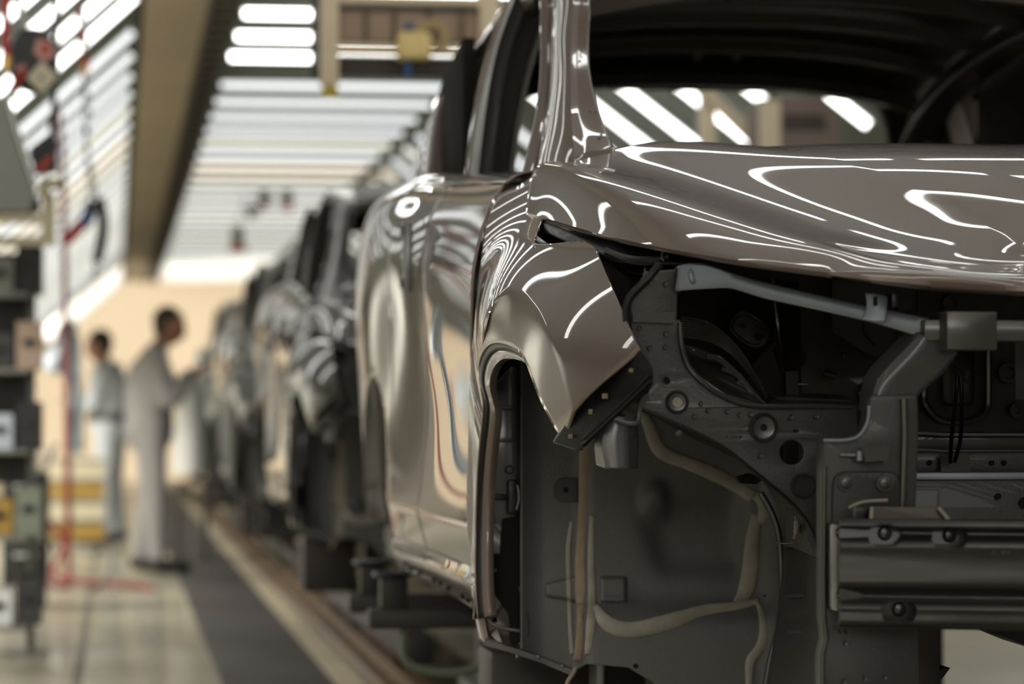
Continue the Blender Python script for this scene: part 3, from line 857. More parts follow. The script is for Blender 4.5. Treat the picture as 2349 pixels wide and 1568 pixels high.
# clip on the strip
cp = MB(); cp.grid(net([[at(1985, 672, 4.44), at(2010, 674, 4.435), at(2035, 680, 4.44)], [at(1988, 700, 4.435), at(2010, 702, 4.43), at(2034, 706, 4.43)], [at(1976, 733, 4.43), at(2004, 738, 4.425), at(2030, 740, 4.425)]], 12, 12))
clip = cp.build('bridge_clip', M['blue_grey'], strip, solid=.003, off=0)
mb = MB(); mb.box(at(2008, 690, 4.425), (.006, .004, .014), bev=.002); mb.build('slot', M['hole'], clip)
mb = MB(); mb.box(at(2044, 688, 4.45), (.010, .05, .022), bev=.003); mb.build('clip_side', M['black'], clip)

# radiator support: top box, cross beam, slanting limb, upright
tb0 = at(2172, 713, 4.36); tb1 = at(2289, 803, 4.36)
mb = MB(); mb.box(((tb0[0] + tb1[0]) / 2, 4.40, (tb0[2] + tb1[2]) / 2), (tb1[0] - tb0[0], .08, tb0[2] - tb1[2]), bev=.004); mb.build('radiator_support_box', M['ecoat'], car)
b0 = at(2120, 732, 4.40); b1 = at(2290, 783, 4.40)
mb = MB(); mb.box((XC, 4.43, (b0[2] + b1[2]) / 2), (2 * (XC - b0[0]), .06, b0[2] - b1[2]), bev=.005); mb.build('radiator_support_beam', M['ecoat'], car)
lim = [[(2112, 766), (2128, 768), (2190, 800), (2200, 806)], [(2080, 800), (2100, 806), (2165, 838), (2172, 845)], [(2030, 852), (2048, 862), (2120, 880), (2128, 886)], [(2010, 885), (2024, 895), (2098, 908), (2104, 914)], [(2002, 920), (2014, 930), (2092, 940), (2097, 946)], [(1998, 955), (2010, 960), (2090, 968), (2094, 972)]]
GL = []
for r in lim:
    P = [at(x, y, 4.41) for x, y in r]
    GL.append([P[0] + np.array([0, .07, .01]), P[0], P[1] + np.array([0, -.004, 0]), P[2], P[3] + np.array([0, .012, 0]), P[3] + np.array([0, .07, 0])])
mb = MB(); mb.grid(net(GL, 40, 30, splits=(1, 2, 3))); lb = mb.build('radiator_support_limb', M['ecoat2'], car, solid=.004, off=0)
mb = MB(); mb.tube(curve([at(x, y, 4.405) for x, y in ((2126, 768), (2100, 804), (2047, 860), (2022, 892), (2012, 925))], 30), .0035, 8); mb.build('limb_edge', M['blue_grey'], lb)
uo = rounded([(1992, 912), (2090, 912), (2092, 1000), (2085, 1175), (2086, 1440), (2092, 1500), (2090, 1600), (1885, 1600), (1882, 1500), (1893, 1465), (1886, 1410), (1886, 1012), (1958, 1006), (1982, 985), (1990, 960)], [4, 6, 10, 10, 20, 20, 0, 0, 15, 15, 15, 5, 18, 12, 10], 5)
up = pl('radiator_support_upright', uo, [], 4.42, M['ecoat2'], .05, .004)
mb = MB(); mb.tube(curve([at(x, y, 4.392) for x, y in ((1890, 1010), (1950, 1008), (1972, 998), (1990, 968), (1994, 930))], 30), .0032, 8); mb.build('upright_edge', M['blue_grey'], up)
mb = MB(); mb.tube([at(x, y, 4.392) for x, y in ((2074, 915), (2076, 1000), (2070, 1180), (2070, 1440))], .006, 8); mb.build('upright_rib', M['ecoat'], up)
mb = MB(); mb.tube([at(x, y, 4.392) for x, y in ((1892, 1070), (1890, 1300), (1891, 1420), (1896, 1465), (1887, 1500), (1887, 1570))], .0035, 8); mb.build('upright_rib', M['ecoat'], up)
mb = MB(); mb.prism([at(1971, 1024, 4.39), at(2034, 1022, 4.39), at(2030, 1055, 4.39), at(1978, 1059, 4.39)], (0, -.018, 0)); bk = mb.build('upright_bracket', M['ecoat'], up)
mb = MB(); mb.tube([at(1928, 1042, 4.39), at(1964, 1043, 4.38)], .003, 6); mb.build('bracket_pin', M['steelbr'], bk)
mb = MB(); mb.tube([at(1972, 1034, 4.372), at(1972, 1056, 4.372)], .0045, 8); mb.build('bracket_edge', M['blue_grey'], bk)
mp = raised('mounting_plate', rounded([(1910, 1080), (2066, 1080), (2064, 1260), (1904, 1260)], [32, 32, 4, 4], 7), 4.392, .010, M['ecoat2'], up, 5)
for x, y in ((1940, 1106), (2029, 1107)):
    mb = MB(); mb.lathe([(.0135, 0), (.013, .004), (.009, .004), (.0088, .009), (.006, .010), (.0004, .010)], at(x, y, 4.382), (0, -1, 0), 20); b = mb.build('bolt', M['ecoat'], mp)
for x, y in ((1928, 1446), (1942, 1446), (1940, 1474), (1937, 1562), (1985, 1555), (2030, 1553)):
    mb = MB(); mb.lathe([(.004, 0), (.0034, .0016), (.0004, .0012)], at(x, y, 4.392), (0, -1, 0), 8); mb.build('spot_weld', M['ecoat'], up)
xw = MB(); P = [at(1964, 1152, 4.37), at(1990, 1148, 4.37), at(2035, 1147, 4.37), at(1957, 1160, 4.37)]
xw.tube(curve([at(1948, 1164, 4.375), at(1960, 1158, 4.37), at(1975, 1152, 4.37), at(2010, 1148, 4.37), at(2036, 1147, 4.37)], 20), .0028, 6); xw.build('weld_bead', M['seal'], up)

# bumper beam bowed across the front, with its oval holes
bx0 = at(1925, 1190, 4.28)[0]
half = XC - bx0
z = lambda y: at(1925, y, 4.28)[2]
prof = [(.055, z(1190)), (.012, z(1188)), (.004, z(1191)), (.0, z(1198)), (.001, z(1207)), (.020, z(1212)), (.030, z(1219)), (.028, z(1228)), (.012, z(1233)), (.002, z(1238)), (-.002, z(1246)), (.0, z(1262)), (.004, z(1300)), (.006, z(1340)), (.020, z(1358)), (.024, z(1368)), (.014, z(1375)), (.003, z(1382)), (-.002, z(1391)), (.0, z(1402)), (.002, z(1425)), (.012, z(1437)), (.055, z(1442))]
sx_ = np.linspace(-1, 1, 121)
bow = lambda s: 4.275 - .095 * (1 - abs(s) ** 2.0)
pts = curve([(a, b, 0) for a, b in prof], 90)
cells = []
Gb = np.array([[(XC + s * half, bow(s) + p[0], p[1] - .004 * (1 - abs(s))) for p in pts] for s in sx_])
holes = [(2030, 1228, 35, 24), (2178, 1233, 38, 24), (2062, 1402, 38, 24)]
mb = MB()
P = Gb.reshape(-1, 3); n, mm = Gb.shape[:2]
def inh(p):
    x, y = proj(p)
    for cx, cy, a, b in holes:
        if (abs(x - cx) / a) ** 3 + (abs(y - cy) / b) ** 3 < 1: return True
    return False
# fine strip where the holes are
xs = np.linspace(bx0, XC, 260)
Gf = np.array([[(x, bow((x - XC) / half) + p[0], p[1] - .004 * (1 - abs((x - XC) / half))) for p in curve([(a, b, 0) for a, b in prof], 130)] for x in xs])
n, mm = Gf.shape[:2]; P = Gf.reshape(-1, 3)
ins = np.array([inh(p) for p in P]); fs = []
for i in range(n - 1):
    for j in range(mm - 1):
        q = (i * mm + j, i * mm + j + 1, (i + 1) * mm + j + 1, (i + 1) * mm + j)
        if not ins[list(q)].any(): fs.append(q)
mb.add(P, fs); mb.grid(mirror(Gf, XC))
bb = mb.build('bumper_beam', M['beam'], car, angle=60)
mb = MB(); mb.box((XC, bow(.6) + .075, (z(1192) + z(1442)) / 2), (2 * half - .004, .006, z(1195) - z(1440)), bev=.001); mb.build('beam_back', M['cave'], bb)
for cx, cy, a, b in holes:
    mb = MB(); mb.lathe([(.011, 0), (.011, .004), (.007, .010), (.0004, .011)], at(cx - 2, cy - 6, 4.29), (0, -1, 0), 16); mb.build('bolt', M['ecoat'], bb)
mb = MB(); mb.prism([at(2001, 1162, 4.285), at(2152, 1164, 4.285), at(2178, 1193, 4.275), at(1998, 1192, 4.275)], (0, .012, 0)); tbk = mb.build('beam_top_bracket', M['ecoat'], bb)
mb = MB(); mb.tube([at(2153, 1164, 4.28), at(2177, 1193, 4.27)], .0028, 6); mb.build('bracket_edge', M['seal'], tbk)
mb = MB(); mb.tube([at(2000, 1164, 4.28), at(1998, 1190, 4.27)], .0028, 6); mb.build('bracket_edge', M['seal'], tbk)
mb = MB(); mb.box(at(1978, 1175, 4.30), (.024, .02, .018), bev=.003); mb.build('bracket_block', M['black'], tbk)
# crash box between beam and upright
mb = MB(); a = at(1900, 1200, 4.36); b = at(1930, 1400, 4.36); mb.box((a[0] + .06, 4.375, (a[2] + b[2]) / 2), (.11, .09, a[2] - b[2]), bev=.006); mb.build('crash_box', M['ecoat'], bb)
# stamped characters on the beam
def stamp(txt, x, y, size):
    cu = bpy.data.curves.new('tmp', 'FONT'); cu.body = txt; cu.size = size; cu.extrude = .0008; cu.space_character = 1.15
    o = bpy.data.objects.new('tmp', cu); COL.objects.link(o)
    me = bpy.data.meshes.new_from_object(o.evaluated_get(bpy.context.evaluated_depsgraph_get()))
    p = at(x, y, 4.25); q = np.array([p[0], bow((p[0] - XC) / half) - .0008, p[2]])
    V = [(v.co.x + q[0], q[1] - v.co.z - .17 * v.co.x, v.co.y + q[2]) for v in me.vertices]; fs = [tuple(f.vertices) for f in me.polygons]
    bpy.data.objects.remove(o); bpy.data.curves.remove(cu); bpy.data.meshes.remove(me)
    mb = MB(); mb.add(V, fs); mb.build('stamped_text', M['ecoat'], bb, smooth=False)
stamp('73974', 1963, 1263, .0125)
stamp('Z 44', 2258, 1269, .0125)

# bumper side bracket under the fender's front edge, with its hanging steel channel
bo = [(1272, 1012), (1318, 945), (1397, 868), (1466, 806), (1497, 846), (1494, 880), (1415, 950), (1338, 1024), (1318, 1028)]
def bw(p):
    x, y = proj(p); Y2 = np.interp(x, [1270, 1320, 1400, 1470, 1500], [4.745, 4.67, 4.565, 4.48, 4.47]) + .012
    q = at(x, y, Y2); return (q[0], q[1] + (p[1] - 4.6), q[2])
br = pl('bumper_side_bracket', rounded(bo, [2, 2, 2, 3, 10, 12, 4, 6, 3], 4), [], 4.6, M['black'], .008, .002, warp=bw)
for off in (0, 14):
    mb = MB(); mb.tube([bw(at(x, y, 4.588)) for x, y in ((1334 + off * .2, 1020 - off), (1410 + off * .3, 948 - off), (1490, 872 - off))], .0032, 8); mb.build('bracket_rib', M['black'], br)
for x, y, r in ((1446, 849, 5), (1386, 908, 7), (1355, 944, 7), (1308, 1000, 6)):
    mb = MB(); mb.box(bw(at(x, y, 4.594)), (r / F * 9, .003, r / F * 8), bev=.001); mb.build('clip', M['sealtan'], br)
ch = []
for (xa, xb, xc, xd, y) in ((1385, 1390, 1442, 1458, 955), (1382, 1392, 1441, 1460, 972), (1368, 1385, 1438, 1462, 1000), (1366, 1383, 1438, 1462, 1030), (1370, 1392, 1440, 1460, 1074)):
    yb = 0 if y > 960 else 12
    ch.append([at(xa, y + (-8 if y > 1060 else 0), 4.66), at(xb, y, 4.62), at((xb + xc) / 2, y + (2 if y > 1060 else 0), 4.615), at(xc, y, 4.62), at(xd, y, 4.65)])
mb = MB(); mb.grid(net(ch, 24, 24, splits=(1, 3))); hc = mb.build('hanging_bracket', M['steelbr'], car, solid=.003, off=0)
mb = MB(); mb.tube(curve([at(x, y, 4.60) for x, y in ((1384, 968), (1395, 960), (1430, 968), (1462, 966), (1468, 930), (1485, 905))], 30), .004, 8); mb.build('bracket_weld', M['steelbr'], hc)
mb = MB(); mb.prism([at(1392, 960, 4.63), at(1440, 915, 4.6), at(1462, 925, 4.6), at(1455, 972, 4.62)], (0, .004, 0)); mb.build('bracket_arm', M['ecoat'], hc)

# wheel house: back wall facing the camera, roof, inner wall
def wz(p):   # gentle bulge of the back wall
    x, y = proj(p)
    b = .05 * math.exp(-((x - 1590) / 120) ** 2 - ((y - 1240) / 110) ** 2)
    return (p[0], p[1] - b + .05 * max(0, (x - 1700) / 100) ** 2 * -1, p[2])
xs = np.linspace(1195, 1800, 60); ys = np.linspace(780, 1600, 70)
def wallY(x, y):
    d = 5.60
    d -= .035 / (1 + math.exp(-(x - 1338) / 6))                                        # step at the joint
    low = 1 / (1 + math.exp(-((y - 1395) - .02 * (x - 1400)) / 14))                     # lower panel swells out
    d -= .05 * low * (1 if x > 1340 else 0)
    # big pressed bulge: lower left of the line 1480,1180 - 1520,1310 - 1700,1310
    fx = 1 / (1 + math.exp(-(x - (1478 + (y - 1180) * .28)) / 11)); fy = 1 / (1 + math.exp((y - 1308) / 13))
    d += .030 * fx * fy / (1 + math.exp((x - 1700) / 10)) / (1 + math.exp(-(y - 1165 + .25 * (x - 1500)) / 22))
    d -= .025 * math.exp(-(((x - 1502) / 30) ** 2 + ((y - 1150) / 42) ** 2) ** 1.5)       # round dimple
    if 1372 < x < 1440:
        sqx = min(max((x - 1374) / 7, 0), 1) * min(max((1438 - x) / 7, 0), 1); sqy = min(max((y - 1322) / 7, 0), 1) * min(max((1382 - y) / 7, 0), 1)
        d -= .016 * sqx * sqy
    if 1245 < x < 1330:
        t = min(max((x - 1250) / 6, 0), 1); y0 = 1352 - (x - 1250) * .25; y1 = 1368 + (x - 1250) * .15
        d -= .014 * t * min(max((y - (y0 - 14)) / 6, 0), 1) * min(max((y1 - y) / 6, 0), 1)
    d -= .10 * max(0, (x - 1735) / 60) ** 2 * .4
    d -= .05 * max(0, (1250 - x) / 55) ** 2 * .5
    return d
xs = np.linspace(1195, 1800, 220); ys = np.linspace(780, 1610, 280)
ymax = lambda x: np.interp(x, [1195, 1320, 1345, 1440, 1500, 1540, 1800], [1496, 1538, 1522, 1530, 1566, 1612, 1612])
G = np.array([[at(x, 780 + t * (ymax(x) - 780), wallY(x, 780 + t * (ymax(x) - 780))) for t in np.linspace(0, 1, 280)] for x in xs])
mb = MB(); mb.grid(G); wh = mb.build('wheel_house', M['pvc'], car, solid=.004, off=0, angle=180)
def bead(pts, r, m, n=60, fl=1.7, name='sealant_bead'):
    P = curve(pts, n)
    mb = MB(); mb.tube([at(x, y, wallY(x, y) - .004) for x, y in P], np.interp(np.linspace(0, 1, n), np.linspace(0, 1, len(r)), r), 14, flat=((0, 1, 0), .38))
    return mb.build(name, m, wh, angle=180)
k = 5.57 / F
bead([(1346, 960), (1344, 1060), (1341, 1180), (1336, 1300), (1340, 1400), (1336, 1460), (1326, 1515)], [k * 15, k * 18, k * 16, k * 17, k * 20, k * 17, k * 13], M['sealtan'])
bead([(1358, 1180), (1356, 1300), (1358, 1400), (1354, 1450), (1348, 1500)], [k * 6, k * 8, k * 9, k * 12, k * 8], M['seal'])
bead([(1312, 1195), (1304, 1250), (1305, 1330), (1307, 1420), (1312, 1500)], [k * 4, k * 6, k * 6, k * 5, k * 5], M['seal'])
bead([(1470, 940), (1492, 985), (1512, 1030), (1550, 1052), (1610, 1075), (1680, 1108), (1728, 1140)], [k * 10, k * 16, k * 17, k * 15, k * 17, k * 17, k * 15], M['seal'])
bead([(1728, 1135), (1750, 1150), (1752, 1180), (1738, 1195)], [k * 10, k * 16, k * 16, k * 12], M['seal'])
bead([(1738, 1180), (1726, 1240), (1720, 1310), (1705, 1365), (1690, 1385)], [k * 14, k * 17, k * 20, k * 20, k * 12], M['seal'])
bead([(1740, 1378), (1690, 1392), (1620, 1402), (1560, 1418), (1500, 1435), (1440, 1444), (1395, 1430), (1362, 1390)], [k * 7, k * 14, k * 17, k * 18, k * 20, k * 19, k * 19, k * 12], M['seal'])
bead([(1738, 1382), (1748, 1410), (1752, 1450), (1740, 1490), (1724, 1510), (1718, 1560), (1716, 1600)], [k * 5, k * 9, k * 11, k * 12, k * 11, k * 8, k * 8], M['seal'])
for (x, y, r) in ((1458, 1527, 6), (1754, 1366, 3)):
    mb = MB(); mb.lathe([(r * k, 0), (r * k, .001), (.0004, .001)], at(x, y, wallY(x, y) - .003), (0, -1, 0), 14); mb.build('hole', M['hole'], wh)
tb = raised('round_tab', rounded([(1269, 1095), (1326, 1095), (1326, 1152), (1269, 1152)], [28, 1, 1, 28], 7), 5.60, .010, M['ecoat'], wh, 2)
mb = MB(); mb.lathe([(.0052, 0), (.0052, .001), (.0004, .001)], at(1298, 1123, 5.588), (0, -1, 0), 14); mb.build('hole', M['hole'], tb)
# roof of the wheel house back from the plate's arc
arc = curve([(1468, 937), (1549, 972), (1660, 1027), (1721, 1074), (1790, 1130), (1842, 1183), (1869, 1235), (1881, 1284)], 30)
back = curve([(1474, 928), (1520, 966), (1590, 1006), (1680, 1048), (1740, 1092), (1775, 1150), (1790, 1220), (1797, 1300)], 30)
G = []
for a, b in zip(arc, back):
    p, q_ = np.array(aw(at(a[0], a[1], 4.63))), at(b[0], b[1], 5.58)
    G.append([p + (q_ - p) * t + np.array((.0, 0, .05)) * math.sin(t * PI) for t in (0, .25, .5, .75, 1)])
g = net(G, 40, 20)
mb = MB(); mb.grid(g); mb.build('wheel_house_roof', M['ecoat'], car, solid=.004, off=0)
mb = MB(); mb.grid(net([[at(1468, 937, 4.63), at(1400, 860, 4.80), at(1330, 830, 5.1), at(1262, 850, 5.50)], [at(1480, 915, 4.66), at(1420, 800, 4.85), at(1340, 770, 5.15), at(1270, 790, 5.55)], [at(1500, 800, 4.70), at(1440, 700, 4.9), at(1340, 700, 5.2), at(1280, 740, 5.6)]], 20, 20))
mb.build('wheel_house_roof', M['cave'], car, solid=.004, off=0)
# inner rail behind the upright, seen in the gap
mb = MB(); mb.grid(net([[at(1800, 1255, 5.3), at(1845, 1255, 5.1), at(1890, 1290, 4.75)], [at(1792, 1350, 5.3), at(1840, 1350, 5.1), at(1890, 1350, 4.75)], [at(1775, 1480, 5.3), at(1830, 1480, 5.1), at(1890, 1480, 4.75)], [at(1755, 1600, 5.3), at(1820, 1600, 5.1), at(1890, 1600, 4.75)]], 20, 14))
ir = mb.build('chassis_rail', M['cave'], car, solid=.004, off=0)
for y in (1365, 1448, 1500):
    mb = MB(); mb.tube([at(1802, y, 5.24), at(1850, y - 2, 5.03)], .005, 8); mb.build('rail_rib', M['ecoat'], ir)
mb = MB(); mb.prism([at(1805, 1160, 5.0), at(1862, 1185, 4.9), at(1880, 1280, 4.8), at(1806, 1250, 5.0)], (0, .01, 0)); gs = mb.build('rail_gusset', M['bronze_in'], car)
mb = MB(); mb.tube(curve([at(1824, 1185, 4.93), at(1828, 1205, 4.92), at(1822, 1235, 4.92)], 16), [.002] * 4 + [.005] * 8 + [.003] * 4, 8); mb.build('weld_bead', M['seal'], gs)
mb = MB(); mb.tube(curve([at(1778, 1241, 4.95), at(1800, 1246, 4.93), at(1822, 1244, 4.92)], 12), .0016, 6); mb.build('wire', M['steelbr'], gs)
mb = MB(); mb.tube(curve([at(x, y, 5.35) for x, y in ((1745, 1130), (1780, 1200), (1792, 1300), (1790, 1420), (1770, 1500), (1755, 1580))], 30), .006, 8); mb.build('flange_edge', M['ecoat'], wh)
mb = MB(); mb.prism([at(1690, 1093, 5.0), at(1720, 1085, 5.0), at(1752, 1098, 5.0), at(1735, 1110, 5.0), at(1700, 1108, 5.0)], (0, .02, 0)); mb.build('drain_slot', M['hole'], wh)

# hinge pillar in the arch, with holes, hinge block and dark pocket
hp = [(1108, 1100), (1118, 960), (1140, 880), (1172, 842), (1205, 850), (1215, 1300), (1215, 1480), (1120, 1480), (1112, 1430), (1104, 1250)]
hpl = pl('hinge_pillar', hp, [slot(1131, 1195, 11, 11, 2), slot(1135, 1421, 12, 12, 2)], 5.615, M['ecoat'], .004)
pk = pl('pillar_pocket', rounded([(1152, 1190), (1205, 1180), (1206, 1440), (1190, 1478), (1172, 1478), (1168, 1410), (1120, 1340), (1120, 1270), (1148, 1270)], 4), [], 5.605, M['hole'], .002, .0005)
mb = MB(); mb.box(at(1176, 1138, 5.59), (.020, .03, .062), bev=.006); hk = mb.build('door_hinge', M['black'], car)
mb = MB(); mb.box(at(1145, 1139, 5.595), (.032, .02, .010), bev=.002); mb.build('hinge_arm', M['black'], hk)
mb = MB(); mb.tube(curve([at(1187, 1112, 5.575), at(1191, 1140, 5.573), at(1185, 1168, 5.575)], 12), .003, 8); mb.build('hinge_pin', M['steelbr'], hk)
for y in (934, 1008):
    mb = MB(); mb.box(at(1165, y, 5.60), (.034, .012, .006), bev=.001); mb.build('pillar_rib', M['ecoat'], hpl)
rimloop('pressed_ring', circ(1168, 1077, 9, 16), 5.61, .0015, M['ecoat'], hpl)
mb = MB(); mb.prism([at(1126, 1455, 5.59), at(1140, 1440, 5.59), at(1152, 1475, 5.57), at(1150, 1478, 5.57)], (0, .004, 0)); mb.build('pillar_tab', M['seal'], hpl)
mb = MB(); mb.tube(curve([at(x, y, 5.585) for x, y in ((1190, 1345), (1200, 1370), (1208, 1410), (1206, 1460), (1190, 1478))], 20), .003, 8); mb.build('pillar_lip', M['ecoat'], hpl)
# bottom flange of the wheel house
mb = MB(); mb.sweep([at(1112, 1470, 5.56), at(1170, 1487, 5.55), at(1240, 1510, 5.55), at(1312, 1540, 5.54)], [(-.010, -.006), (.012, -.006), (.012, .004), (-.010, .006)]); bf = mb.build('bottom_flange', M['ecoat'], car)
mb = MB(); mb.tube(curve([at(1320, 1530, 5.53), at(1314, 1545, 5.53), at(1304, 1560, 5.53), at(1300, 1580, 5.53)], 12), .004, 8); mb.build('flange_hook', M['sealtan'], bf)
for x, y in ((1187, 1505), (1235, 1506), (1290, 1527)):
    mb = MB(); mb.ball(at(x, y, 5.53), .004, 6); mb.build('bolt', M['steelbr'], bf)

mb = MB(); mb.prism([at(2250, 1438, 4.7), at(2420, 1438, 4.7), at(2420, 1500, 4.7), at(2349, 1478, 4.7), at(2300, 1458, 4.7)], (0, .12, 0)); mb.build('under_bracket', M['black'], car)
# ------------------------------------------------------------------ the hall
M['floor'] = mat('painted_floor', srgb(150, 146, 126), 0.32, 0.0, 0.15, var=(1.3, .16))
M['grate'] = mat('floor_grating', srgb(58, 54, 52), 0.55, var=(3, .15))
M['palestrip'] = mat('pale_floor_strip', srgb(176, 166, 140), 0.5, var=(2, .12))
M['joint'] = mat('floor_joint', srgb(96, 92, 76), 0.6)
M['rail'] = mat('worn_yellow_brown_rail', srgb(84, 62, 36), 0.55, .2, var=(2.5, .35))
M['ceil'] = mat('ceiling_grey', srgb(120, 126, 116), 0.7)
M['soffit'] = mat('beam_panel', srgb(176, 160, 134), 0.6, var=(.8, .1))
M['tray'] = mat('cable_tray', srgb(64, 60, 52), 0.6)
M['wall'] = mat('hall_wall', srgb(150, 150, 142), 0.8, var=(.7, .12))
M['wallwarm'] = mat('far_wall_plaster', srgb(226, 210, 184), 0.8, var=(.4, .06))
M['lamp_body'] = mat('lamp_housing', srgb(150, 158, 150), 0.5)
M['lamp_lit'] = emit('lamp_lit', (1.0, .985, .95), 8.5)
M['lamp_litw'] = emit('lamp_lit_warm', (1.0, .86, .72), 8.5)
M['lamp_slope'] = emit('lamp_lit', (1.0, .985, .95), 5.2)
for k in range(4):              # the further the lamp down the hall, the lower it is dimmed
    e = (1.36, 1.02, .80, .34)[k]
    for sfx, q_ in (('', 1.0), ('s', .95)):
      M['lamp_dim%d' % k + sfx] = emit('lamp_dim', (.93, .96, .98), e * q_)
      M['lamp_warm%d' % k + sfx] = emit('lamp_dim_warm', (1.0, .90, .76), e * q_)
      M['lamp_pale%d' % k + sfx] = emit('lamp_dim_cream', (.98, .96, .86), e * q_)

HZ = 3.29                       # height of the lamps over the line
YB, YF = -9.0, 51.0
mb = MB(); mb.box((2.0, 21, -.06), (14, 64, .12)); struct(mb.build('floor', M['floor'], smooth=False))
for k, (x0, x1, m, h) in enumerate(((.405, .825, 'grate', .006), (.835, .93, 'palestrip', .008), (-.155, -.118, 'joint', .003), (-3.0, -.20, 'joint', .0))):
    if h:
        mb = MB(); mb.box(((x0 + x1) / 2, 23, h / 2), (x1 - x0, 56, h)); struct(mb.build('trim_%d' % (k + 1), M[m], smooth=False))
mb = MB()                       # centre ceiling, beam soffit, two slopes
def sheet(a, b, z0, z1, m, name):
    q = MB(); q.prism([(a, YB, z0), (b, YB, z1), (b, YF, z1), (a, YF, z0)], (0, 0, .05)); return struct(q.build(name, m, smooth=False))
sheet(.66, 2.34, HZ + .10, HZ + .10, M['ceil'], 'ceiling')
sheet(.16, .66, HZ + .02, HZ + .02, M['soffit'], 'ceiling')
SL, SR = .92, .76
sheet(-1.30, .16, HZ + .08 - SL * 1.46, HZ + .10, M['ceil'], 'ceiling')
sheet(2.34, 4.2, HZ + .10, HZ + .10 - SR * 1.86, M['ceil'], 'ceiling')
mb = MB(); mb.box((-3.2, 21, 1.9), (.1, 62, 3.8)); struct(mb.build('wall_left', M['wall'], smooth=False))
mb = MB(); mb.box((7.0, 21, 1.9), (.1, 62, 3.8)); struct(mb.build('wall_right', M['wall'], smooth=False))
mb = MB(); mb.box((2.0, YF + .3, 1.9), (12, .2, 3.9)); struct(mb.build('wall_far', M['wallwarm'], smooth=False))
mb = MB(); mb.box((2.0, YB - .9, 1.9), (12, .2, 3.9)); struct(mb.build('wall_back', M['wall'], smooth=False))
mb = MB(); mb.box((2.0, 21, 3.85), (10.4, 62, .05)); struct(mb.build('ceiling', M['ceil'], smooth=False))

# ladder of the cable tray beside the beam
ct = empty('cable_tray', (.58, 23, HZ - .09)); tag(ct, 'dark ladder cable tray running beside the brown ceiling beam', 'cable tray')
mb = MB()
for x in (.515, .655): mb.box((x, 23, HZ - .05), (.02, 55, .08))
mb.build('side_rail', M['tray'], ct, smooth=False)
for i in range(90):
    y = 9 + i * .45
    mb = MB(); mb.box((.585, y, HZ - .05), (.13, .16, .03)); mb.build('rung', M['tray'], ct, smooth=False)
rn = MB()

# strip lamps: a body, a diffuser; three rows (over the line, left slope, right slope)
def lamp(name, a, b, lit, label, group):
    a, b = np.array(a, float), np.array(b, float)
    o = empty(name, tuple((a + b) / 2)); tag(o, label, 'lamp', group)
    d = (b - a) / np.linalg.norm(b - a); L = np.linalg.norm(b - a)
    Rm = np.stack([d, np.array([0, 1.0, 0]), np.cross(d, [0, 1.0, 0])], axis=1)
    up = Rm[:, 2]
    if up[2] < 0: up = -up; Rm[:, 2] = up
    c = (a + b) / 2
    mb = MB(); mb.box(c + up * .060, (L + .04, .12, .080), R=Rm, bev=.006); mb.build('housing', M['lamp_body'], o, angle=30)
    mb = MB()
    w = .018
    sec = [(-w, .021), (-w, -.008), (-w * .7, -.018), (0, -.022), (w * .7, -.018), (w, -.008), (w, .021)]
    mb.sweep([c - d * L / 2, c, c + d * L / 2], [(s, u) for s, u in sec], up=tuple(up))
    mb.build('diffuser', lit, o, angle=50)
    return o
NUM = ['first', 'second', 'third', 'fourth', 'fifth', 'sixth', 'seventh', 'eighth', 'ninth', 'tenth', 'eleventh', 'twelfth', 'thirteenth', 'fourteenth',
       'fifteenth', 'sixteenth', 'seventeenth', 'eighteenth', 'nineteenth', 'twentieth']
def nth(i):
    if i < 20: return NUM[i]
    t = ('twenty', 'thirty', 'forty')[(i + 1) // 10 - 2] if (i + 1) % 10 else None
    return t + '-' + NUM[(i + 1) % 10 - 1] if t else ('thirtieth', 'fortieth')[(i + 1) // 10 - 3]
ylit = [19.30 - i * 1.03 for i in range(26)]
ydim = [20.96 + i * 1.11 for i in range(27)]
rows = (('overhead', (.72, HZ), (2.28, HZ), 'overhead row'), ('left', (.10, HZ - .02), (-1.02, HZ - .02 - SL * 1.12), 'left slope'), ('right', (2.40, HZ - .02), (3.55, HZ - .02 - SR * 1.15), 'right slope'))
for nm, a, b, where in rows:
    sh_ = -2.8 if nm == 'left' else 0.0          # the dimmed part of the left slope starts nearer
    for i, y in enumerate(ylit):
        y += sh_
        if y < YB + .5: continue
        lamp('strip_lamp', (a[0], y, a[1]), (b[0], y, b[1]), M[('lamp_lit' if i < 15 and i != 9 else 'lamp_litw') if nm == 'overhead' else 'lamp_slope'], 'bright white strip lamp of the %s, %s counting from the dimmed lamps' % (where, nth(i)), 'lit lamps of the ' + where)
    for i, y in enumerate([18.0 + k * 1.11 for k in range(30)] if nm == 'left' else ydim):
        m = ('lamp_warm' if i in (6, 7, 24, 25, 26) else 'lamp_pale' if i in (4, 8, 10, 12, 13, 15, 16, 17, 18, 20, 21, 22, 23) else 'lamp_dim') + str(min(3, i // 7))
        lamp('strip_lamp', (a[0], y, a[1]), (b[0], y, b[1]), M[m + ('' if nm == 'overhead' else 's')], 'dimmed strip lamp of the %s, %s beyond the bright ones' % (where, nth(i)), 'dimmed lamps of the ' + where)

# warm lamps lighting the far end
for x, y, z, e in ((-2.0, 40, 1.1, 3000), (4.6, 39, 1.6, 3400)):
    ld = bpy.data.lights.new('warm_light', 'SPOT'); ld.energy = e; ld.color = (1.0, .92, .81); ld.spot_size = math.radians(58); ld.spot_blend = .6; ld.shadow_soft_size = .25
    lo_ = bpy.data.objects.new('warm_light', ld); lo_.location = (x, y, z)
    lo_.rotation_euler = Vector((.5 - x, 51 - y, .9 - z)).to_track_quat('-Z', 'Y').to_euler(); COL.objects.link(lo_)
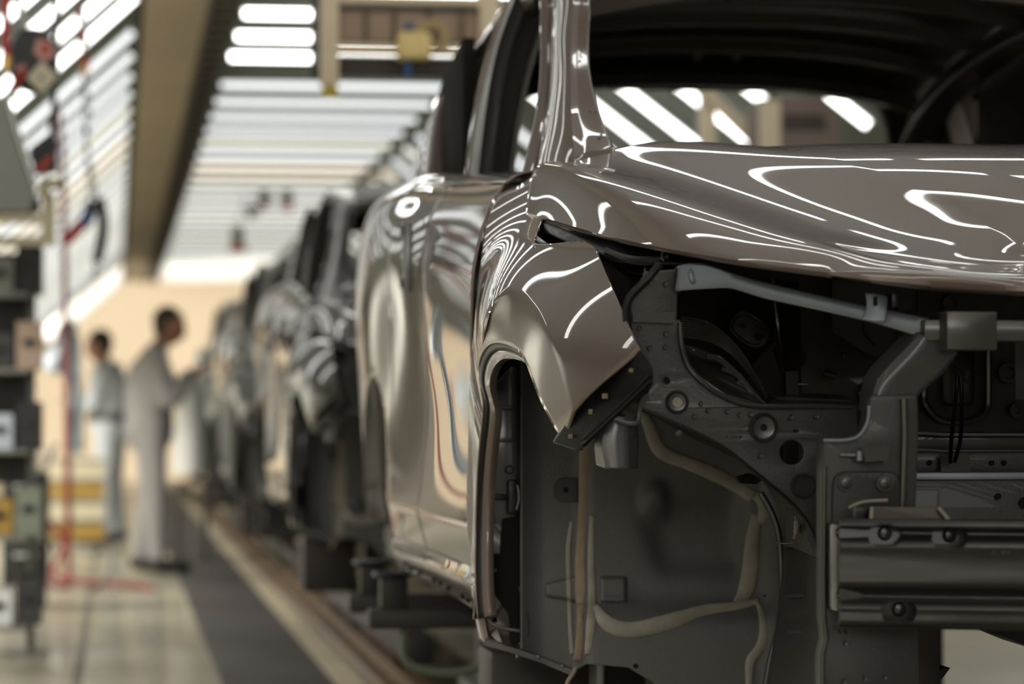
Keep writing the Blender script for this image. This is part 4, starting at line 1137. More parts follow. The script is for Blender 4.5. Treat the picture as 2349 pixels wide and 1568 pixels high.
# added fill lights, unseen: above both aisles, and behind the camera facing the car
for x, y, z, e, tilt in ((-2.2, -2.5, 2.6, 240, 0), (-2.2, -6.5, 2.6, 160, 0), (-2.2, 4, 2.6, 90, 0), (-2.2, 11, 2.6, 150, 0), (-2.2, 17, 2.5, 260, 0), (-2.0, 22.5, 2.5, 260, 0), (-2.2, 28, 2.6, 200, 0), (-2.2, 34, 2.6, 200, 0), (5.4, -3, 3.3, 90, 0), (5.4, 7, 3.3, 170, 0), (5.4, 16, 3.3, 130, 0), (5.4, 28, 3.3, 130, 0),
                         (-1.2, -6.5, 2.7, 125, 62), (1.2, -8.0, 2.8, 60, 66), (3.4, -7.0, 2.7, 35, 62)):
    ld = bpy.data.lights.new('fill_light', 'AREA'); ld.energy = e; ld.color = (1.0, .95, .88); ld.shape = 'RECTANGLE'; ld.size = .4 if not tilt else 2.2; ld.size_y = 2.4 if not tilt else 1.4
    lo_ = bpy.data.objects.new('fill_light', ld); lo_.location = (x, y, z); lo_.rotation_euler = (math.radians(tilt), 0, 0); COL.objects.link(lo_)
w = bpy.data.worlds.new('hall_air'); S.world = w; w.use_nodes = True
w.node_tree.nodes['Background'].inputs['Color'].default_value = (.11, .11, .105, 1)

# conveyor rail and the skid under each body
for x, lb in ((1.05, 'worn yellow-brown conveyor rail on the floor beside the pale strip'), (2.10, 'worn yellow-brown conveyor rail on the floor under the far side of the car bodies')):
    mb = MB(); mb.sweep([(x, 2.0, 0), (x, 25, 0), (x, 48, 0)], [(-.10, 0), (-.10, .03), (-.085, .04), (-.03, .04), (-.03, .09), (.03, .09), (.03, .04), (.085, .04), (.10, .03), (.10, 0)])
    tag(mb.build('conveyor_rail', M['rail'], smooth=False), lb, 'rail', 'conveyor rails')
M['skid'] = mat('skid_steel', srgb(48, 42, 38), 0.5, .3, var=(3, .2))
M['green'] = mat('green_grey_pipe', srgb(110, 118, 100), 0.5)
def skid(Y, label):
    o = empty('carrier_skid', (XC, Y + 2.2, .09)); tag(o, label, 'carrier', 'carrier skids')
    for x in (1.05, 2.10):
        mb = MB(); mb.box((x, Y + 2.35, .20), (.10, 4.5, .10), bev=.01); mb.build('runner', M['skid'], o)
        for yy in (.75, 2.9, 4.0):
            mb = MB(); mb.lathe([(.045, -.025), (.055, -.02), (.055, .02), (.045, .025)], (x, Y + yy, .145), (1, 0, 0), 18); mb.build('roller', M['black'], o)
    for yy in (3.5, 4.15):
        mb = MB(); mb.box((XC, Y + yy, .485), (1.86, .08, .05), bev=.008); mb.build('cross_bar', M['skid'], o)
        for x in (1.05, 2.10):
            mb = MB(); mb.box((x, Y + yy, .355), (.09, .09, .22), bev=.005); mb.build('riser', M['skid'], o)
        for x in (.71, 2.44):
            mb = MB(); mb.box((x, Y + yy, .55), (.07, .07, .09), bev=.008); mb.build('post', M['skid'], o)
            mb = MB(); mb.box((x, Y + yy, .598), (.10, .12, .012), bev=.004); mb.build('pad', M['black'], o)
    for x in (1.05, 2.10):
        mb = MB(); mb.box((x, Y + 2.0, .43), (.09, .09, .37), bev=.005); mb.build('front_post', M['skid'], o)
    for x in (.845, 2.305):
        mb = MB(); mb.box((x, Y + 1.85, .42), (.20, .22, .22), bev=.012); mb.build('side_block', M['skid'], o)
        mb = MB(); mb.box(((x + (1.05 if x < XC else 2.10)) / 2, Y + 1.85, .33), (.36, .08, .05), bev=.006); mb.build('side_arm', M['skid'], o)
        mb = MB(); mb.box(((1.05 if x < XC else 2.10), Y + 1.85, .28), (.07, .07, .10), bev=.006); mb.build('arm_riser', M['skid'], o)
    mb = MB(); mb.tube(curve([(.74, Y + 3.5, .47), (.74, Y + 3.5, .38), (.80, Y + 3.5, .35), (.90, Y + 3.5, .35), (.95, Y + 3.5, .38), (.95, Y + 3.5, .47)], 24), .012, 8); mb.build('guard_loop', M['green'], o)
    return o
skid(4.3, 'dark steel skid carrying the bronze car body nearest the camera')
skid(10.4, 'dark steel skid under the near-black second car body')
skid(16.5, 'dark steel skid under the grey third car body')
skid(22.6, 'dark steel skid under the pale fourth car body')
# posts of the front skid support seen right under the bumper beam
sp = empty('front_stand', (1.38, 5.0, 0)); tag(sp, 'dark post stand on the floor under the bumper beam of the bronze car', 'stand')
p0 = at(2112, 1440, 5.0); p1 = at(2112, 1545, 5.0)
mb = MB(); mb.box((p0[0], 5.0, (.72 + .09) / 2), (.05, .06, .63), bev=.005); mb.build('post', M['skid'], sp)
mb = MB(); mb.box((p0[0] + .01, 5.0, .045), (.26, .30, .09), bev=.02); mb.build('foot', M['black'], sp)
mb = MB(); mb.prism([at(2088, 1545, 5.0), at(2180, 1531, 5.0), at(2166, 1550, 5.0), at(2142, 1578, 5.0), at(2088, 1590, 5.0)], (0, .10, 0)); mb.build('pad', M['black'], sp)
# ------------------------------------------------------------------ the bodies behind: copies of the first with their own paint
M['dark'] = paint('near_black_paint', srgb(52, 48, 46), .5, .35)
M['grey'] = paint('grey_paint', srgb(112, 112, 110), .6, .4)
M['white'] = paint('white_paint', srgb(226, 230, 230), 0.0, .4)
def copy_car(dy, swap, label):
    r = car.copy(); COL.objects.link(r)
    r.location = (car.location[0], car.location[1] + dy, car.location[2]); r['label'] = label
    for ch in list(bpy.data.objects):
        if ch.parent != car: continue
        c = ch.copy(); COL.objects.link(c); c.parent = r
        subs = [c]
        if dy < 7:
            for g in [x for x in bpy.data.objects if x.parent == ch]:
                d = g.copy(); COL.objects.link(d); d.parent = c; subs.append(d)
        for q in subs:
            for sl in q.material_slots:
                nm = sl.material.name
                if nm in swap:
                    mm = swap[nm]; sl.link = 'OBJECT'; sl.material = mm
    return r
copy_car(6.1, {'bronze_metallic_paint': M['dark']}, 'near-black car body shell, second in the line, right behind the bronze one')
copy_car(12.2, {'bronze_metallic_paint': M['grey']}, 'grey car body shell, third in the line, where the two workers stand')
copy_car(18.3, {'bronze_metallic_paint': M['white'], 'bronze_primer_inside': M['grey']}, 'pale white car body shell, fourth and last seen in the line')
# the far half of the open front of the nearest body
for ch in [c for c in bpy.data.objects if c.parent == car and c.name.split('.')[0] in ('apron_plate', 'radiator_support_limb', 'radiator_support_upright', 'wheel_house', 'wheel_house_roof', 'strut_tower', 'headlamp_bridge',
           'chassis_rail', 'hinge_pillar', 'rail_top', 'bumper_side_bracket', 'hanging_bracket', 'headlamp_housing', 'gap_shade_sheet', 'bottom_flange', 'radiator_support_box', 'sill_end', 'cowl_patch')]:
    c = ch.copy(); COL.objects.link(c); c.parent = car; c.scale.x = -1
    for g in [x for x in bpy.data.objects if x.parent == ch]:
        d = g.copy(); COL.objects.link(d); d.parent = c
# ------------------------------------------------------------------ the two workers
M['skin'] = mat('skin', srgb(168, 120, 96), .55)
M['hair'] = mat('dark_hair', srgb(48, 38, 32), .7)
M['overall'] = mat('grey_overall', srgb(158, 156, 154), .85, var=(5, .08))
M['overall2'] = mat('blue_grey_overall', srgb(186, 192, 196), .85, var=(5, .08))
M['shoe'] = mat('black_work_shoe', srgb(34, 32, 32), .6)
M['belt'] = mat('dark_belt', srgb(78, 78, 78), .7)
M['glove'] = mat('grey_glove', srgb(150, 156, 160), .8)
M['eye'] = mat('eye_white', (.7, .7, .68), .3)
def fused(mb, name, m, parent, vox, smooth=6):
    """several tapered volumes grown into one continuous skin"""
    o = mb.build(name, m, parent, angle=180)
    r = o.modifiers.new('Remesh', 'REMESH'); r.mode = 'VOXEL'; r.voxel_size = vox; r.use_smooth_shade = True
    sm = o.modifiers.new('Smooth', 'SMOOTH'); sm.iterations = smooth; sm.factor = .5
    return o
def limb(mb, pts, rad, n=14):
    P = curve(pts, 22); r = np.interp(np.linspace(0, 1, 22), np.linspace(0, 1, len(rad)), rad)
    mb.tube(P, r, n); mb.ball(P[0], r[0], 8); mb.ball(P[-1], r[-1], 8)
def worker(name, base, yaw, pose, cloth, label):
    o = empty(name, base); tag(o, label, 'person', 'workers on the line')
    c, s = math.cos(yaw), math.sin(yaw)
    W = lambda p: np.array((base[0] + p[0] * c - p[1] * s, base[1] + p[0] * s + p[1] * c, base[2] + p[2]))
    body, suit, hair = MB(), MB(), MB()
    nb, hd = pose['neck'], pose['head']
    # torso and head (forward is +x, the near side is -y for yaw 0)
    limb(body, [W((.0, 0, .95)), W((.0, 0, 1.15)), W((.02, 0, 1.32)), W(nb)], [.13, .115, .13, .06])
    limb(body, [W(nb), W(((nb[0] + hd[0]) / 2, 0, (nb[2] + hd[2]) / 2)), W((hd[0] - .01, 0, hd[2] - .02))], [.06, .054, .058])
    R = .1
    body.ball(W(hd), (.098, .082, .118), 12)
    tl = pose['tilt']
    F_ = lambda f, y, u: W((hd[0] + f * math.cos(tl) + u * math.sin(tl), y, hd[2] - f * math.sin(tl) + u * math.cos(tl)))
    body.ball(F_(.045, 0, -.055), (.062, .055, .062), 10)                       # jaw
    limb(body, [F_(.090, 0, .015), F_(.112, 0, -.022), F_(.096, 0, -.032)], [.011, .015, .013], 8)   # nose
    limb(body, [F_(.088, -.03, .024), F_(.096, 0, .026), F_(.088, .03, .024)], [.012, .013, .012], 8)  # brow
    limb(body, [F_(.090, -.02, -.060), F_(.099, 0, -.058), F_(.090, .02, -.060)], [.007, .010, .007], 8)  # lips
    for y in (-.084, .084):
        body.ball(F_(-.005, y, -.01), (.016, .010, .030), 8)
    for sd in (-1, 1):
        A = pose['arm%d' % sd]
        sh, el, wr, ha = [np.array(p, float) for p in A]
        limb(body, [W(sh), W((sh + el) / 2), W(el)], [.052, .046, .040]); limb(body, [W(el), W((el + wr) / 2), W(wr)], [.042, .038, .026])
        d = ha - wr; d /= np.linalg.norm(d)
        side = np.cross(d, (0, 0, 1.0)); side /= np.linalg.norm(side); up = np.cross(side, d)
        # palm, four bent fingers of their own length and a thumb off the side of the palm
        for k in (-.5, -.17, .17, .5):
            limb(body, [W(wr), W(wr + d * .045 + side * .045 * k), W(wr + d * .088 + side * .062 * k)], [.022, .019, .013], 8)
        for k, L in ((-.5, .066), (-.17, .078), (.17, .074), (.5, .058)):
            b = wr + d * .085 + side * .066 * k
            limb(body, [W(b), W(b + d * L * .5 - up * .006), W(b + d * L * .85 - up * .024)], [.0105, .0095, .0075], 8)
        t0 = wr + d * .030 - side * .026 * sd
        limb(body, [W(t0), W(t0 + d * .035 - side * .024 * sd - up * .010), W(t0 + d * .066 - side * .020 * sd - up * .022)], [.014, .011, .009], 8)
        limb(suit, [W(sh + np.array((-.01, -.03 * sd * 0, .01))), W((sh + el) / 2), W(el), W((el + wr) / 2), W(wr - d * .03)], [.085, .074, .066, .060, .045])
        L = pose['leg%d' % sd]
        hp, kn, an = [np.array(p, float) for p in L]
        limb(body, [W(hp), W((hp + kn) / 2), W(kn)], [.085, .075, .055]); limb(body, [W(kn), W((kn + an) / 2), W(an)], [.055, .055, .036])
        limb(body, [W(an), W(an + np.array((.06, 0, -.045))), W(an + np.array((.17, 0, -.060)))], [.036, .034, .024])
        limb(suit, [W(hp + np.array((0, 0, .05))), W((hp + kn) / 2), W(kn), W((kn + an) / 2), W(an + np.array((0, 0, .03)))], [.112, .094, .076, .068, .064])
        sh_ = MB(); limb(sh_, [W(an + np.array((-.03, 0, -.02))), W(an + np.array((.05, 0, -.035))), W(an + np.array((.19, 0, -.045)))], [.052, .048, .040])
        fused(sh_, 'shoe', M['shoe'], o, .014)
    limb(suit, [W((-.01, 0, .92)), W((-.01, 0, 1.08)), W((.0, 0, 1.26)), W((.02, 0, 1.38)), W((nb[0] - .02, 0, nb[2] - .05))], [.165, .160, .165, .155, .080])
    for y in (-.09, .09):
        limb(suit, [W((-.01, y, .95)), W((.0, y, 1.15)), W((.01, y * 1.3, 1.36))], [.12, .12, .10])
    suit.ball(W((nb[0] - .03, 0, nb[2] - .03)), (.085, .11, .05), 10)
    hair.ball(W((hd[0] - .018, 0, hd[2] + .030)), (.100, .087, .100), 12)
    hair.ball(W((hd[0] - .045, 0, hd[2] - .015)), (.068, .080, .085), 12)
    fused(body, 'body', M['skin'], o, .0085, 3)
    fused(suit, 'overall', cloth, o, .016)
    fused(hair, 'hair', M['hair'], o, .012)
    for y in (-.032, .032):
        e = MB(); e.ball(F_(.084, y, .004), .011, 8); e.build('eye', M['eye'], o)
    if pose.get('belt'):
        b = MB(); b.lathe([(.190, -.035), (.200, -.02), (.200, .02), (.190, .035)], W((-.005, 0, 1.02)), (0, 0, 1), 28, sx=1.0, sy=1.08); b.build('belt', M['belt'], o)
    return o
p1 = dict(neck=(.05, 0, 1.46), head=(.125, 0, 1.615), tilt=.55, arm1=[(.03, .18, 1.40), (.12, .24, 1.13), (.27, .16, 1.31), (.40, .14, 1.40)],
          **{'arm-1': [(.03, -.18, 1.40), (.12, -.24, 1.12), (.27, -.17, 1.30), (.40, -.15, 1.38)], 'leg1': [(0, .10, .92), (.0, .11, .50), (-.06, .12, .09)], 'leg-1': [(0, -.10, .92), (.03, -.11, .50), (.04, -.12, .09)]})
worker('worker', (.235, 20.0, 0), .0, p1, M['overall'], 'person in loose grey overall standing with bent head, both hands raised to the grey car')
p2 = dict(neck=(.05, 0, 1.44), head=(.10, 0, 1.60), tilt=.5, belt=True, arm1=[(.03, .18, 1.38), (.08, .23, 1.12), (.24, .14, 1.16), (.36, .10, 1.18)],
          **{'arm-1': [(.03, -.18, 1.38), (.08, -.23, 1.12), (.24, -.14, 1.18), (.36, -.10, 1.20)], 'leg1': [(0, .10, .92), (.02, .11, .50), (.02, .12, .09)], 'leg-1': [(0, -.10, .92), (.0, -.11, .50), (-.04, -.12, .09)]})
worker('worker', (-.03, 24.6, 0), PI - .25, p2, M['overall2'], 'person in blue-grey overall with dark belt, turned to the equipment side further down the aisle')
# ------------------------------------------------------------------ equipment along the aisle
def cm(name, rgb, r=.5, metal=0.0, **k):
    if name not in M: M[name] = mat(name, srgb(*rgb), r, metal, **k)
    return M[name]
RED, BLK, STL = cm('red_rubber', (176, 34, 30)), cm('black_rubber', (30, 30, 30), .45), cm('brushed_steel', (150, 150, 146), .3, .8)
CRM, TAN, BLU = cm('cream_plastic', (214, 204, 176)), cm('beige_steel', (228, 212, 184), .55), cm('blue_plastic', (48, 84, 140))
BRASS, WHT, AMB = cm('brass', (190, 150, 90), .3, .9), cm('white_plastic', (224, 226, 224)), cm('amber_plastic', (172, 138, 62))
DK, GRY, BRN = cm('dark_steel', (62, 62, 60), .5, .3), cm('grey_steel', (134, 134, 126), .45, .4), cm('brown_panel', (172, 150, 132), .6)
ORG, GRN, PINK = cm('orange_plastic', (226, 112, 44)), cm('green_grey', (128, 136, 120)), cm('pale_red_card', (206, 150, 142))
YEL, PBL, RUST = cm('yellow_rubber', (190, 168, 40)), cm('pale_blue_plastic', (186, 198, 208), .4), cm('rust_red', (168, 66, 48))
def quad(name, pts, Y, m, parent=None, d=.01):
    mb = MB(); mb.prism([at(x, y, Y) for x, y in pts], (0, d, 0)); return mb.build(name, m, parent, smooth=False)
def rod(name, pts, r, m, parent=None, n=24):
    mb = MB(); mb.tube(curve([at(*p) for p in pts], n) if len(pts) > 2 else [at(*p) for p in pts], r, 10); return mb.build(name, m, parent)
def pxbox(name, x0, y0, x1, y1, Y, dep, m, parent=None, bev=.006):
    a, b = at(x0, y0, Y), at(x1, y1, Y)
    mb = MB(); mb.box(((a[0] + b[0]) / 2, Y + dep / 2, (a[2] + b[2]) / 2), (abs(b[0] - a[0]), dep, abs(a[2] - b[2])), bev=bev)
    return mb.build(name, m, parent)
# tool balancer
Y = 11.0; k = Y / F
o = empty('tool_balancer', tuple(at(75, 228, Y))); tag(o, 'round black tool balancer with red grip and a white square card, hanging top left', 'tool balancer')
mb = MB(); mb.lathe([(.0004, -.05), (58 * k * .9, -.05), (58 * k, -.03), (58 * k, .05), (50 * k, .07), (.0004, .07)], at(76, 140, Y), (0, -1, 0), 30, sy=1.25); mb.build('drum', BLK, o)
quad('white_card', [(97, 140), (132, 176), (95, 214), (60, 178)], Y - .075, CRM, o, .004); quad('card_mark', [(95, 168), (103, 177), (95, 186), (87, 177)], Y - .078, GRY, o, .002)
quad('red_card', [(86, 88), (118, 96), (126, 128), (98, 142), (76, 118)], Y - .075, PINK, o, .004); quad('card_mark', [(96, 98), (112, 104), (112, 122), (96, 124)], Y - .078, RED, o, .002)
rod('grip', [(26, 206, Y - .08), (56, 160, Y - .08)], .013, RED, o); rod('grip_end', [(44, 152, Y - .085), (50, 162, Y - .085)], .02, PINK, o)
mb = MB(); mb.ball(at(28, 218, Y - .08), .018, 8); mb.build('knob', WHT, o)
rod('hanger', [(60, 70, Y), (48, 30, Y), (40, -160, Y)], .012, STL, o)
mb = MB(); mb.ball(at(10, 292, Y), .018, 8); tag(mb.build('lamp_knob', emit('signal_white', (1, 1, 1), 3.0)), 'small white signal light at the far left below the tool balancer', 'signal light')
# second black unit below it
o = empty('hose_drum', tuple(at(95, 398, 12.0))); tag(o, 'black angular hose drum with red lower edge, hanging below the round balancer', 'hose drum')
mb = MB(); mb.prism([at(66, 340, 12), at(118, 300, 12), at(130, 320, 12), at(130, 392, 12), at(78, 396, 12)], (0, .12, 0)); mb.build('drum', BLK, o)
quad('red_edge', [(80, 384), (118, 352), (122, 366), (96, 398)], 11.98, RUST, o, .02)
rod('hanger', [(118, 305, 12.05), (126, 190, 12.05), (126, -222, 12.05)], .012, DK, o)
# red air line at the top left
o = empty('air_line', tuple(at(15, 160, 10.5))); tag(o, 'short bright red air line with a brass fitting at the upper left corner', 'hose')
rod('hose', [(12, -300, 10.5), (13, 0, 10.5), (15, 128, 10.5)], .014, RED, o); rod('fitting', [(15, 128, 10.5), (15, 160, 10.5)], .018, BRASS, o)
# sloping chute
o = empty('parts_chute', (at(20, 470, 10.8)[0], 10.8, 0)); tag(o, 'grey steel parts chute sloping down at the far left below the tool balancer', 'chute')
mb = MB(); mb.prism([at(-60, 200, 10.8), at(14, 226, 10.8), at(78, 425, 10.8), at(66, 480, 10.8), at(-60, 480, 10.8)], (0, .25, 0)); mb.build('panel', GRY, o)
rod('edge_rail', [(14, 226, 10.79), (78, 425, 10.79)], .012, STL, o)
for x in (-58, -30): rod('leg', [(x, 478, 10.9), (x, 965 + .99 * F / 10.9, 10.9)], .02, DK, o)
# white frame
o = empty('white_frame', (at(60, 560, 12.2)[0], 12.2, 0)); tag(o, 'off-white machine frame of two bars and a post under the grey chute', 'machine frame')
for y in (500, 552): pxbox('bar', -80, y - 11, 98, y + 11, 12.2, .05, CRM, o)
pxbox('post', 96, 440, 126, 562, 12.2, .06, CRM, o); pxbox('leg', -80, 552, -60, 965 + .99 * F / 12.2, 12.2, .06, DK, o); rod('corner_arm', [(92, 452, 12.18), (112, 424, 12.18), (138, 420, 12.18)], .022, CRM, o)
pxbox('back_plate', -80, 450, 92, 488, 12.26, .03, DK, o)
# parts rack with bins
RY = 13.0
o = empty('parts_rack', (at(20, 900, RY)[0], RY, 0)); tag(o, 'dark steel parts rack full of bins at the left edge', 'rack')
gx0, gx1 = at(-120, 900, RY)[0], at(66, 900, RY)[0]
for x in (gx0, gx1):
    for dy in ((0, .45) if x == gx0 else (.45,)):
        mb = MB(); mb.box((x, RY + dy, .86), (.035, .035, 1.72), bev=.004); mb.build('post', GRY, o)
lv = (.12, .50, .86, 1.20, 1.52)
for z in lv:
    mb = MB(); mb.box(((gx0 + gx1) / 2, RY + .22, z), (gx1 - gx0, .46, .02), bev=.003); mb.build('shelf', GRY, o)
mb = MB(); mb.box(((gx0 + gx1) / 2, RY + .455, 1.22), (gx1 - gx0, .01, 1.0)); mb.build('back_panel', DK, o)
bins = [(0, 'pale grey', PBL), (1, 'white', WHT), (2, 'dark grey', DK), (0, 'steel grey', GRY), (1, 'amber', AMB), (2, 'green-grey', GRN), (0, 'brown-red', RUST), (1, 'pale blue', PBL), (2, 'black', BLK), (0, 'blue', BLU), (1, 'dark steel', DK), (2, 'brown', BRN), (0, 'cream', CRM), (1, 'grey', GRY), (2, 'dark', BLK)]
sh = ('bottom', 'second', 'middle', 'fourth', 'top')
for i, (c_, nm, m) in enumerate(bins):
    z = lv[i // 3] + .0105; x = gx0 + .075 + c_ * .12 + .02
    b = empty('parts_bin', (x, RY + .2, z)); tag(b, '%s parts bin on the %s shelf of the left rack, %s' % (nm, sh[i // 3], ('outer end', 'in the middle', 'aisle end')[c_]), 'bin', 'bins on the left rack')
    h = .10 + .05 * ((i * 7) % 3)
    mb = MB()
    for dx, dy, sx_2, sy2 in ((-.05, 0, .006, .30), (.05, 0, .006, .30), (0, -.15, .106, .006), (0, .15, .106, .006)):
        mb.box((x + dx, RY + .2 + dy, z + h / 2), (sx_2, sy2, h))
    mb.box((x, RY + .2, z + .004), (.10, .30, .008)); mb.build('box', m, b, smooth=False)
    mb = MB(); mb.box((x, RY + .2 - .158, z + h * .55), (.05, .008, .03), bev=.002); mb.build('grip', BLK, b)
    mb = MB()
    for q in range(4): mb.lathe([(.0004, 0), (.02, .0), (.024, .02), (.012, .05), (.0004, .055)], (x + .025 * (-1) ** q, RY + .08 + .07 * q, z + .01), (0, 0, 1), 10)
    mb.build('steel_parts', STL, b)['kind'] = 'stuff'
# red hose drop with its loops near the floor
mb = MB()
HY = 18.4
mb.tube(curve([at(131, 232, HY), at(133, 260, HY), at(138, 300, HY), at(146, 480, HY), at(150, 700, HY), at(154, 1000, HY), at(156, 1250, HY), at(158, 1325, HY), at(150, 1345, HY - .1), at(100, 1330, HY - .05), at(60, 1280, HY), at(38, 1210, HY), at(60, 1185, HY + .1), at(110, 1200, HY + .1), at(150, 1250, HY + .1), at(120, 1310, HY), at(200, 1335, HY - .1), at(300, 1340, HY - .2), at(352, 1352, HY - .4)], 120), .018, 10)
tag(mb.build('air_hose', cm('dull_red_rubber', (128, 44, 40))), 'long red air hose dropping beside the aisle and looping near the floor', 'hose')
mb = MB(); mb.tube(curve([at(36, 1120, HY + .3), at(30, 1190, HY + .3), at(50, 1270, HY + .2), at(110, 1330, HY), at(190, 1365, HY - .6), at(240, 1330, HY - .4), at(256, 1250, HY)], 60), .010, 8)
tag(mb.build('floor_cable', DK), 'thin dark cable curving over the floor outside the red hose loops', 'cable')
# dark coiled cable with connectors
o = empty('coil_cable', tuple(at(205, 640, 15.0))); tag(o, 'dark twisted cable with rusty connectors hanging in front of the left lamps', 'cable')
P = curve([at(x, y, 15.0) for x, y in ((182, -8), (184, 20), (186, 100), (192, 170), (205, 240), (198, 300), (206, 380), (222, 450), (232, 520), (218, 590), (220, 640))], 120)
mb = MB(); mb.tube([p + np.array((.008 * math.sin(i * .9), .008 * math.cos(i * .9), 0)) for i, p in enumerate(P)], .007, 6); mb.build('cord', DK, o)
rod('sleeve', [(228, 455, 14.98), (236, 520, 14.98), (222, 600, 14.98)], .026, BLK, o)
for x, y in ((184, 32), (190, 85), (195, 140)): rod('connector', [(x, y - 14, 14.98), (x + 2, y + 14, 14.98)], .022, RUST, o)
rod('connector', [(194, 152, 14.97), (194, 172, 14.97)], .02, BRASS, o)
# red and blue driver
o = empty('air_driver', tuple(at(165, 560, 16.0))); tag(o, 'red and blue pneumatic driver hanging beside the red hose', 'tool')
rod('arm', [(146, 556, 16), (170, 535, 16), (192, 508, 16)], .030, RED, o); rod('body', [(190, 520, 16), (206, 486, 16)], .034, BLU, o); rod('head', [(205, 488, 16), (214, 462, 16)], .034, BLK, o)
rod('hanger', [(210, 470, 16), (196, 300, 16), (192, 46, 16)], .006, DK, o)
# pale sheet hung on a stand
o = empty('sheet_stand', (at(150, 1000, 22.0)[0], 22.0, 0)); tag(o, 'pale blue plastic sheet hung on a thin stand left of the further worker', 'sheet')
G = []
for i, (y, xa, xb) in enumerate(((738, 136, 172), (790, 118, 184), (850, 100, 186), (862, 148, 186), (950, 156, 190), (1040, 150, 192))):
    G.append([at(xa + (xb - xa) * t, y, 22.0 + .06 * math.sin(t * 9 + i)) for t in np.linspace(0, 1, 9)])
mb = MB(); mb.grid(net(G, 40, 40)); mb.build('sheet', PBL, o, solid=.004, off=0)
rod('pole', [(160, 730, 22.06), (160, 965 + .99 * F / 22.06, 22.06)], .014, STL, o)
# crates between the workers
for i in range(4):
    z = .10 + i * .155; x, yy = at(178, 1200, 23.3)[0], 23.3
    b = empty('crate', (x, yy, z)); tag(b, '%s crate of the stack behind the workers, %s' % (('olive', 'cream', 'yellowish', 'cream')[i], ('lowest', 'second from below', 'third from below', 'topmost')[i]), 'crate', 'crates behind the workers')
    mb = MB(); m = (AMB, CRM, AMB, CRM)[i]
    for dx, dy, a_, b_ in ((-.19, 0, .02, .30), (.19, 0, .02, .30), (0, -.15, .40, .02), (0, .15, .40, .02)): mb.box((x + dx, yy + dy, z + .07), (a_, b_, .14))
    mb.box((x, yy, z + .01), (.38, .28, .02)); mb.build('tray', m, b, smooth=False)
    mb = MB(); mb.box((x, yy - .162, z + .13), (.42, .012, .02), bev=.003); mb.build('rim', GRN, b)
o = empty('dolly', (at(178, 1200, 23.3)[0], 23.3, 0)); tag(o, 'low dark dolly on the floor under the crate stack', 'dolly')
mb = MB(); mb.box((at(178, 1200, 23.3)[0], 23.3, .085), (.44, .34, .03), bev=.006); mb.build('deck', DK, o)
for dx in (-.17, .17):
    for dy in (-.12, .12):
        mb = MB(); mb.lathe([(.0004, -.012), (.035, -.012), (.035, .012), (.0004, .012)], (at(178, 1200, 23.3)[0] + dx, 23.3 + dy, .035), (1, 0, 0), 14); mb.build('wheel', BLK, o)
# white draped cart by the line
o = empty('covered_cart', (at(440, 1100, 21.9)[0], 21.9, 0)); tag(o, 'white cloth-covered cart standing beyond the hands of the nearer worker', 'cart')
G = []
for y, xa, xb, dd in ((852, 432, 452, .05), (870, 424, 460, .10), (930, 410, 470, .2), (1000, 402, 478, .28), (1085, 398, 484, .34)):
    c_, hw = (xa + xb) / 2, (xb - xa) / 2; p = at(c_, y, 21.9); w_ = hw * 21.9 / F
    G.append([p + np.array((w_ * math.cos(t) * (1 + .06 * math.sin(5 * t)), dd * math.sin(t), 0)) for t in np.linspace(0, 2 * PI, 25)])
mb = MB(); mb.grid(net(G, 24, 60)); mb.build('cover', WHT, o, solid=.004, off=0)
for dx in (-.1, .1):
    mb = MB(); mb.box((at(440, 1100, 21.9)[0] + dx, 21.9, .28), (.03, .3, .56), bev=.004); mb.build('leg', DK, o)
# hanging tools over the line
for i, (x, y, m, lb) in enumerate(((545, 562, ORG, 'orange-brown capped tool hanging lowest over the line'), (608, 462, RUST, 'reddish tool hanging over the line, nearer the middle'), (658, 464, ORG, 'rust-orange tool hanging over the line beside the second car'))):
    o = empty('hanging_tool', tuple(at(x, y + 16, 30))); tag(o, lb, 'tool', 'tools hanging over the line')
    rod('tip', [(x, y, 30), (x, y + 16, 30)], .085 if i == 0 else .055, m, o); rod('body', [(x, y - 40, 30), (x, y, 30)], .06, GRN, o)
    rod('cable', [(x, y - 40, 30), (x + 15, y - 120, 30), (x + 15, 965 - 2.39 * F / 30, 30)], .006, GRY, o)
o = empty('hanging_driver', tuple(at(580, 510, 30))); tag(o, 'grey tool head hanging between the orange tools over the line', 'tool')
rod('body', [(566, 490, 30), (594, 478, 30)], .05, DK, o); rod('cable', [(580, 484, 30), (590, 440, 30), (592, 965 - 2.39 * F / 30, 30)], .007, GRY, o)
# gantry with cabinet over the second car
GY = 11.2
o = empty('gantry', tuple(at(940, 200, GY))); tag(o, 'beige steel gantry with brown panels hanging over the second car', 'gantry')
pxbox('post', 737, -170, 777, 196, GY, .07, TAN, o); pxbox('post', 1100, -170, 1146, 190, GY + .02, .07, TAN, o)
pxbox('beam', 777, -12, 1102, 12, GY + .01, .06, TAN, o); pxbox('beam', 777, 98, 1102, 128, GY + .01, .06, TAN, o)
pxbox('panel', 777, 12, 1102, 98, GY + .07, .05, BRN, o); pxbox('panel', 777, 128, 1102, 176, GY + .06, .05, cm('dark_brown_panel', (66, 56, 52), .6), o)
for x in (840, 905, 985, 1060): pxbox('stiffener', x - 5, 14, x + 5, 96, GY + .055, .02, cm('dark_tan', (104, 90, 76), .6), o)
pxbox('top_shadow_strip', 777, 14, 1102, 26, GY + .05, .02, DK, o)  # dark strip standing in for the shade below the top beam
mb = MB(); p = at(757, 205, GY + .03); mb.lathe([(.0004, -.03), (.032, -.03), (.030, .0), (.016, .02), (.014, .05)], p, (0, 0, 1), 14); mb.build('rubber_foot', YEL, o)
o = empty('winch', tuple(at(955, 135, GY - .1))); tag(o, 'cream winch motor with a round drum fixed on the beige gantry beam', 'winch')
